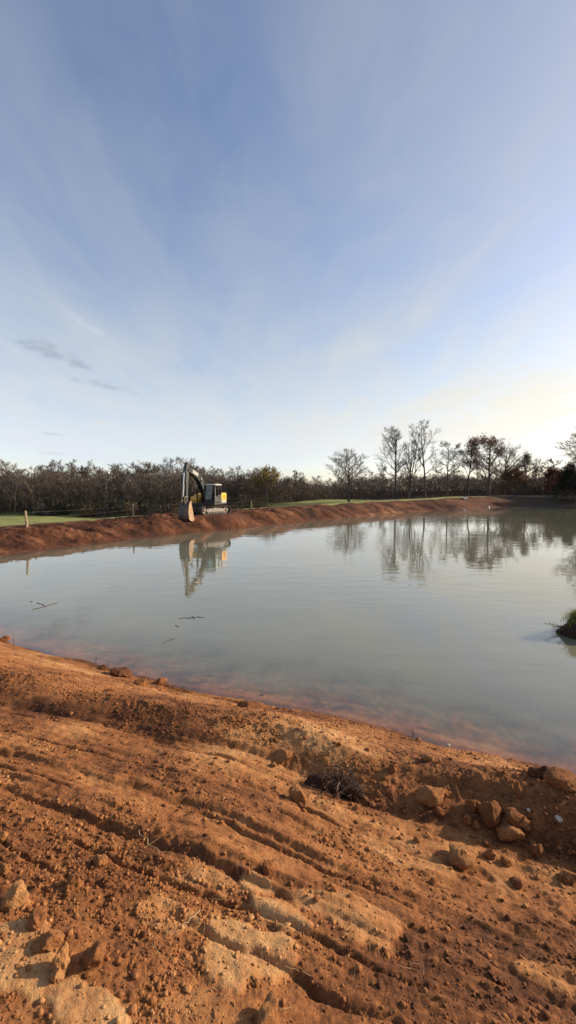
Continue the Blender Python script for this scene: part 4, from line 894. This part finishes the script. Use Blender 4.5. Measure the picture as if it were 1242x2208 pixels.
named = [  # px, py, width px, height px, material, label
 (32, 1936, 46, 40, 'clod_pale', 'large rounded tan clod at the left edge of the foreground'),
 (4, 1806, 18, 16, 'clod_pale', 'small tan clod cut by the left edge above the large tan clod'),
 (10, 1879, 18, 16, 'clod_pale', 'small tan clod at the left edge just above the large tan clod'),
 (157, 1902, 30, 26, 'clod_pale', 'pinkish flaky clod among crumbs right of the large tan clod'),
 (76, 1984, 34, 28, 'clod', 'orange clod between the large tan clod and the lower pair'),
 (106, 2025, 38, 30, 'clod_pale', 'flat-topped clod just above the pair of touching clods'),
 (132, 2074, 30, 46, 'clod_pale', 'upright clod, taller of the touching pair at lower left'),
 (119, 2103, 22, 22, 'clod_pale', 'small clod touching the base of the upright clod'),
 (200, 2060, 44, 38, 'clod_pale', 'large blocky tan clod with a long shadow at lower left'),
 (218, 1854, 22, 18, 'clod_pale', 'round clod above the blocky tan clod, beside the crumbs'),
 (243, 1829, 15, 18, 'clod_pale', 'small pale pebble-like clod at the end of the track mark'),
 (242, 1884, 10, 10, 'clod_pale', 'tiny pale pebble below the end of the track mark'),
 (581, 2195, 46, 40, 'clod', 'orange clod at the very bottom edge near the middle'),
 (577, 1874, 22, 22, 'clod', 'dark-sided clod standing in the track groove'),
 (642, 1712, 34, 27, 'clod', 'rounded orange clod just left of the root clump'),
 (903, 1810, 18, 16, 'clod_pale', 'small round clod below the shaded berm face, left of the big boulder clod'),
 (995, 1842, 46, 38, 'clod', 'big boulder-like clod at the foot of the shaded berm'),
 (1055, 1843, 20, 19, 'clod', 'round clod immediately right of the boulder-like clod'),
 (1090, 1857, 19, 20, 'clod_pale', 'small clod second to the right of the boulder-like clod'),
 (1097, 1788, 60, 25, 'clod_pale', 'long flat slab of clay lying on the berm edge'),
 (1064, 1749, 46, 44, 'clod', 'steeply tilted clay slab above the long flat slab'),
 (1107, 1760, 40, 30, 'clod', 'blocky clod behind the long flat slab'),
 (930, 1717, 56, 34, 'clod', 'tilted wedge of clay on the berm crest, right of the root clump'),
 (1010, 1767, 22, 18, 'clod_pale', 'small rounded clod on the berm crest left of the flat slab'),
 (1027, 1779, 19, 16, 'clod', 'clod half sunk in the berm face below the rounded crest clod'),
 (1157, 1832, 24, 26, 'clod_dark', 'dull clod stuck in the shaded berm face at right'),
 (947, 1749, 15, 26, 'clod', 'narrow upright clod in the berm edge under the wedge'),
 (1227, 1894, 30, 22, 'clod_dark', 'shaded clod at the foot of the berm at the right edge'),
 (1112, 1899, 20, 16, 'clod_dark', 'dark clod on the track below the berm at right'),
 (962, 1709, 24, 20, 'clod', 'clod touching the right end of the clay wedge'),
 (1132, 1777, 22, 20, 'clod', 'clod at the right end of the long flat slab'),
 (1117, 1707, 14, 28, 'clod', 'slim standing clod on the slope above the tilted slab'),
 (1020, 1734, 28, 20, 'clod', 'clod on the slope between the wedge and the tilted slab'),
 (1140, 1746, 7, 6, 'white_stone', 'tiny white pebble on the slope right of the slim clod'),
 (1205, 1763, 12, 5, 'white_stone', 'flat whitish stone on the slope near the right edge'),
 (965, 1608, 8, 6, 'white_stone', 'pale pebble in the shallows off the right shoreline'),
 (902, 1596, 14, 9, 'clod_pale', 'pale pebble on the waterline right of centre'),
 (927, 1634, 22, 16, 'clod_pale', 'pale clod on the open slope below the waterline pebble'),
 (847, 1656, 18, 18, 'clod', 'clod on the slope above and right of the root clump'),
 (219, 1440, 22, 15, 'clod_dark', 'wet reddish clod in the shallows at left'),
 (262, 1449, 38, 22, 'clod_dark', 'largest grey-brown lump on the left shoreline'),
 (345, 1467, 28, 18, 'clod', 'brown lump at the right end of the left shoreline heap'),
 (306, 1470, 24, 16, 'clod_dark', 'dark lump in the middle of the left shoreline heap'),
 (604, 1630, 44, 15, 'clod_pale', 'flat pale slab lying on the crumbly berm near centre'),
 (545, 1522, 54, 17, 'clod_dark', 'dark wet lump on the waterline left of centre'),
 (522, 1517, 22, 15, 'clod_dark', 'smaller dark lump joining the wet lump on the waterline'),
 (1163, 1668, 36, 26, 'clod_dark', 'dark wet clod standing at the right shoreline'),
 (1216, 1682, 54, 26, 'clod_dark', 'broad dark wet clod at the waterline by the right edge'),
 (6, 1377, 22, 14, 'clod_dark', 'dark clod in the water at the left edge'),
]
M['white_stone'] = plain('white_stone', (.42, .37, .31), .8, 0, .15, 30, .3)
def clods():
    for i, (px, py, w, h, m_, lab) in enumerate(named):
        p = march(px, py + h * .35, 40); dist = (p - Vector((0, 0, CAMH))).length
        me = clod_mesh('clod', 1520 + i, ICO4, .25); ww, hh = w / FPX * dist / 2 * .95, h / FPX * dist / 2 * .95
        o = link_mesh('pebble' if m_ == 'white_stone' else 'clay_clod', me, M[m_]); o.rotation_euler = (R.uniform(-.25, .25), R.uniform(-.3, .3), R.uniform(0, 6.28)); o.scale = (ww * R.uniform(1, 1.15), ww * R.uniform(.85, 1.05), hh * 1.05)
        o.location = (p.x, p.y, max(p.z, -.05) + hh * .30)
        tag(o, lab, 'pebble' if m_ == 'white_stone' else 'clod')
    protos = [clod_mesh('clod', 700 + k, ICO2, .34, True, False) for k in range(14)]
    for me in protos: me.materials.append(M['clod'])
    # countable clods, one by one
    g = random.Random(21); n = 0; spots = []
    while n < 190:
        q = g.random()
        if q < .46: px, py = g.uniform(300, 1242), 0; py = 1655 + (px - 300) * .185 + g.gauss(0, 28)          # berm crest and face
        elif q < .66: px, py = g.uniform(0, 330), g.uniform(1760, 2120)
        elif q < .78: px, py = g.uniform(350, 1242), g.uniform(1850, 2208)
        elif q < .9: px, py = g.uniform(150, 700), 1480 + g.uniform(0, 130)
        else: px = g.uniform(150, 1242); py = 1425 + px * .2 + g.uniform(-4, 40)
        if not (0 < px < 1242 and py < 2200): continue
        spots.append((px, py)); n += 1
    for px, py in spots:
        p = march(px, py, 25)
        if p.z < -.06: continue
        dist = (p - Vector((0, 0, CAMH))).length; s = min(7.0 + g.expovariate(1 / 2.8), 13) / FPX * dist / 2
        o = link_mesh('clay_clod', g.choice(protos)); o.scale = (s * g.uniform(.9, 1.4), s * g.uniform(.8, 1.1), s * g.uniform(.45, .7)); o.rotation_euler = (g.uniform(-.4, .4), g.uniform(-.4, .4), g.uniform(0, 6.28))
        o.location = (p.x, p.y, p.z + s * .12)
        tag(o, 'small crumbly orange clay clod loose on the near bank', 'clod', 'small clods scattered over the near bank')
    # crumbs beyond counting
    rng = np.random.default_rng(77); n = 90000
    a = np.radians(rng.uniform(-42, 42, n)); r = 1.1 + 8.5 * rng.random(n) ** 1.15; x, y = np.sin(a) * r, np.cos(a) * r
    z, tone, gr, sd, _ = ground(x, y, True); s = 5.8 - sd; u = x * .91 - y * .414
    dens = .16 + .8 * np.exp(-((s - 3.55) / .45) ** 2) + .35 * np.exp(-((s - 2.35) / .14) ** 2) + .75 * sstep(.1, -.6, x) * (1 - sstep(1.6, 2.1, s)) + .35 * np.exp(-((s - 5.5) / .2) ** 2) + .55 * sstep(-.2, .6, u) * (1 - sstep(2, 3, s))
    dens *= .35 + 1.3 * sstep(.42, .6, fbm(x * 2.5, y * 2.5, 99, 3)); dens *= 1 - .75 * sstep(.62, .8, tone)
    k = (rng.random(n) < dens * .95) & (sd > -.05) & (s > -1.5); x, y, z, tone = x[k], y[k], z[k], tone[k]; n = min(len(x), 34000); x, y, z, tone = x[:n], y[:n], z[:n], tone[:n]
    size = np.clip(.0028 * np.exp(rng.normal(0, .6, n)) * (1.0 + .14 * np.hypot(x, y)), .003, .013)
    BV, BF = ICO1; nb = len(BV)
    V = BV[None] * (1 + .45 * rng.normal(0, .5, (n, nb, 1))) * size[:, None, None] * rng.uniform(.7, 1.3, (n, 1, 3)) * np.array([1.1, 1.1, .7])
    V += np.stack([x, y, z + size * .3], 1)[:, None]; F = BF[None] + (np.arange(n) * nb)[:, None, None]
    me = mesh_np('clay_crumbs', V.reshape(-1, 3), F.reshape(-1, 3), False); add_attr(me, 'tone', np.repeat(np.clip(tone + rng.normal(.02, .12, n), 0, 1), nb))
    o = link_mesh('clay_crumbs', me, M['litter']); tag(o, 'loose crumbs of orange clay strewn over the near bank', 'soil crumbs', kind='stuff')
clods()

# ------------------------------------------------------------------ straw, roots, floating sticks, mound, small far things
M['straw'] = plain('dry_straw', (.30, .20, .10), .8, 0, .3, 20); M['stick'] = plain('dark_wet_stick', (.045, .032, .026), .7, 0, .3, 20); M['root'] = plain('root_fibre', (.085, .045, .024), .9, 0, .4, 30); M['pale_stick'] = plain('pale_stick', (.55, .45, .34), .8)
M['blade'] = leaf_mat('green_blades', (.16, .20, .035), (.26, .24, .06)); M['darksoil'] = clay_mat('dark_wet_soil', [(0, (.018, .011, .008)), (.5, (.045, .024, .016)), (1, (.09, .045, .03))], tone_attr=False, bump=.8)
def crooked(mb, a, b, r0, r1, g, n=5, wob=.1, k=5):
    a, b = Vector(a), Vector(b); prev = a; L_ = (b - a).length
    for i in range(1, n + 1):
        c = a.lerp(b, i / n) + (Vector((g.uniform(-1, 1), g.uniform(-1, 1), g.uniform(-.5, .5))) * wob * L_ if i < n else Vector()); mb.tube(prev, c, r0 + (r1 - r0) * (i - 1) / n, r0 + (r1 - r0) * i / n, k, True); prev = c
    return prev
def details():
    g = random.Random(31)
    # straw
    mb = MB()
    for i in range(110):
        px, py = g.uniform(0, 1242), g.uniform(1480, 2200)
        if py < 1440 + px * .2: continue
        p = march(px, py, 20); dist = (p - Vector((0, 0, CAMH))).length; ln = g.uniform(8, 30) / FPX * dist; a = g.uniform(0, 6.28)
        d = Vector((math.cos(a), math.sin(a), g.uniform(-.1, .35))); crooked(mb, p + Vector((0, 0, .006)), p + d * ln + Vector((0, 0, .01)), .0011, .0007, g, 3, .06, 4)
    tag(mb.build('straw_bits', M['straw']), 'thin dry straw and root bits lying on the near bank', 'straw', kind='stuff')
    # roots dug up in the furrow
    for (pa, pb, r, lab) in (((300, 1800), (345, 1850), .003, 'thin forked root sticking out by the long track groove'), ((430, 1975), (392, 2006), .0024, 'pale curved root beside the big tan plate'), ((480, 1590), (545, 1592), .003, 'pale straight stick lying on the cracked clay')):
        a, b = march(*pa, 20), march(*pb, 20); mb = MB(); crooked(mb, a + Vector((0, 0, .02)), b + Vector((0, 0, .012)), r, r * .6, g, 6, .05, 6); tag(mb.build('root', M['straw']), lab, 'root')
    # root clump on the berm
    p = march(722, 1712, 20); dist = (p - Vector((0, 0, CAMH))).length; s = dist / FPX
    root = empty('root_clump', p); tag(root, 'dark clump of torn roots and soil on the berm near centre', 'root clump')
    for k, (dx, dz, w, h) in enumerate(((-14, 10, 40, 26), (22, 8, 34, 22))):
        me = clod_mesh('soil_lump', 900 + k, ICO3, .34); o = link_mesh('soil_lump', me, M['darksoil'], root); o.scale = (w * s, w * s * .7, h * s); o.location = (dx * s, .02, dz * s)
    mb = MB()
    for i in range(230):
        a = g.uniform(0, 6.28); e = g.uniform(-.2, 1.4); c = Vector((g.choice((-14, 22, -4)) * s + g.gauss(0, 14) * s, g.gauss(0, .05), 10 * s)); d = Vector((math.cos(a) * math.cos(e), math.sin(a) * math.cos(e), math.sin(e)))
        q = c + d * g.uniform(18, 34) * s; t = q + (d + Vector((g.uniform(-1, 1), g.uniform(-1, 1), -1.2)) * .8) * g.uniform(6, 22) * s; m_ = q + d * 4 * s; mb.tube(c, q, .003, .002, 4, False); mb.tube(q, t, .002, .001, 4, False)
    mb.build('root_fibres', M['root'], root)
    mb = MB(); crooked(mb, (0, -.1, 20 * s), (4 * s, -.13, 40 * s), .004, .003, g, 4, .08); crooked(mb, (4 * s, -.13, 4 * s), (10 * s, -.16, -8 * s), .003, .002, g, 3, .1); mb.build('pale_stick', M['pale_stick'], root)
    # floating sticks
    def stick(pts, r, name, lab):
        mb = MB()
        for line in pts:
            q = [at_z(px, py, .004) for px, py in line]; n = len(q)
            for i in range(n - 1): crooked(mb, q[i], q[i + 1], r, r * .7, g, 3, .03, 5)
        tag(mb.build(name, M['stick']), lab, 'stick')
    stick([((70, 1314), (85, 1311), (98, 1308), (108, 1304), (124, 1300)), ((66, 1297), (70, 1298)), ((80, 1300), (92, 1303), (97, 1307))], .012, 'floating_branch', 'forked dark branch floating on the water at left')
    stick([((385, 1334), (398, 1332), (412, 1333), (425, 1330), (442, 1332)), ((414, 1329), (420, 1335)), ((378, 1348), (386, 1352))], .009, 'floating_twigs', 'broken dark twigs floating left of centre, in line with the excavator')
    stick([((354, 1388), (360, 1382), (376, 1377))], .008, 'floating_twig', 'short dark twig floating nearest the left shoreline heap')
    for (px, py, hp, lab) in ((207, 1425, 13, 'small dark weed stalk poking from the shallows by the wet clod'), (232, 1437, 14, 'dark bent stalk in the shallows right of the wet clod'), (31, 1383, 8, 'short dark stalk in the water near the left edge'), (890, 1588, 22, 'thin branched weed standing in the shallows right of centre')):
        p = at_z(px, py + hp * .5, -.02); dist = (p - Vector((0, 0, CAMH))).length; s = dist / FPX; mb = MB(); top = crooked(mb, p, p + Vector((g.uniform(-3, 3) * s, 0, hp * s * 1.1)), .005, .002, g, 4, .08)
        for k in range(5): f = .35 + .13 * k; c = p.lerp(top, f); mb.tube(c, c + Vector((g.uniform(-6, 6) * s, g.uniform(-3, 3) * s, g.uniform(1, 5) * s)), .003, .0015, 4)
        tag(mb.build('weed_stalk', M['stick']), lab, 'weed')
    # mud mound with grass at the right edge
    c = at_z(1250, 1366, 0); root = empty('mud_mound', (c.x - .06, c.y, -.05)); tag(root, 'dark mud mound with green grass tuft and twigs at right edge of water', 'mound')
    me = clod_mesh('soil', 950, ICO4, .20, False); o = link_mesh('soil', me, M['darksoil'], root); o.scale = (.62, .55, .52); o.location = (.26, 0, .02)
    V = []; F = []
    for i in range(900):
        a = g.uniform(0, 6.28); rr = abs(g.gauss(0, .20)); bx, by = math.cos(a) * rr * 1.25 + .05, math.sin(a) * rr * .9; zt = .02 + .47 * math.sqrt(max(0, 1 - ((bx - .22) / .62) ** 2 - (by / .55) ** 2)); h = g.uniform(.08, .24); ln = Vector((g.gauss(-.02, .08), g.gauss(0, .06), h)); w = Vector((math.cos(a + 1.3), math.sin(a + 1.3), 0)) * .006
        b = Vector((bx, by, zt - .02)); k = len(V); V += [b - w, b + w, b + ln * .6 + w * .6, b + ln * .6 - w * .6, b + ln + Vector((ln.x * .6, ln.y * .6, -.01))]; F += [(k, k + 1, k + 2, k + 3), (k + 3, k + 2, k + 4)]
    me = bpy.data.meshes.new('grass_tuft'); me.from_pydata([tuple(v) for v in V], [], F); me.update(); link_mesh('grass_tuft', me, M['blade'], root)
    mb = MB()
    for k in range(16):
        a = math.radians(g.uniform(120, 250)); st = Vector((-.25 + g.uniform(-.1, .15), g.uniform(-.25, .2), .08 + g.uniform(-.04, .1))); en = st + Vector((math.cos(a), math.sin(a) * .6, g.uniform(-.1, .45))) * g.uniform(.15, .42); e = crooked(mb, st, en, .006, .002, g, 4, .08)
        for q in range(6): mb.tube(e, e + Vector((g.uniform(-1, 1), g.uniform(-1, 1), g.uniform(-.3, 1))) * g.uniform(.02, .06), .0035, .001, 4)
    mb.build('twig', M['stick'], root)
    # pale stones at the far corner of the pond, sheets on the grass
    for px, py, w, lab in ((1053, 1093, 8, 'pale rounded stone at the foot of the far right bank'), (1001, 1099, 7, 'pale stone at the water edge left of the other far stone')):
        p = at_z(px, py, .12); s = p.y / FPX; o = link_mesh('stone', clod_mesh('stone', 960 + px, ICO2, .15), M['white_stone']); o.scale = (w * s / 2, w * s / 2, w * s * .36); o.location = (p.x, p.y, max(.05, gz(p.x, p.y) + .1)); tag(o, lab, 'stone')
    p = march(998, 1077, 160); s = p.y / FPX; root = empty('sheet_pile', p + Vector((0, 0, .02))); tag(root, 'low pile of white sheets and dark boards on the grass beyond the pond', 'sheets')
    mb = MB(); mb.box(-8 * s, 1 * s, -.5, .5, 0, 2.0 * s); mb.build('board', M['black'], root)
    for x0, x1, z, t_ in ((-4, 2.5, 2.6, 8), (1.5, 9, 1.5, -22)): mb = MB(); mb.box(x0 * s, x1 * s, -.6, .6, z * s, z * s + .10, Matrix.Rotation(math.radians(t_), 3, 'Y')); mb.build('sheet', M['white'], root)
details()
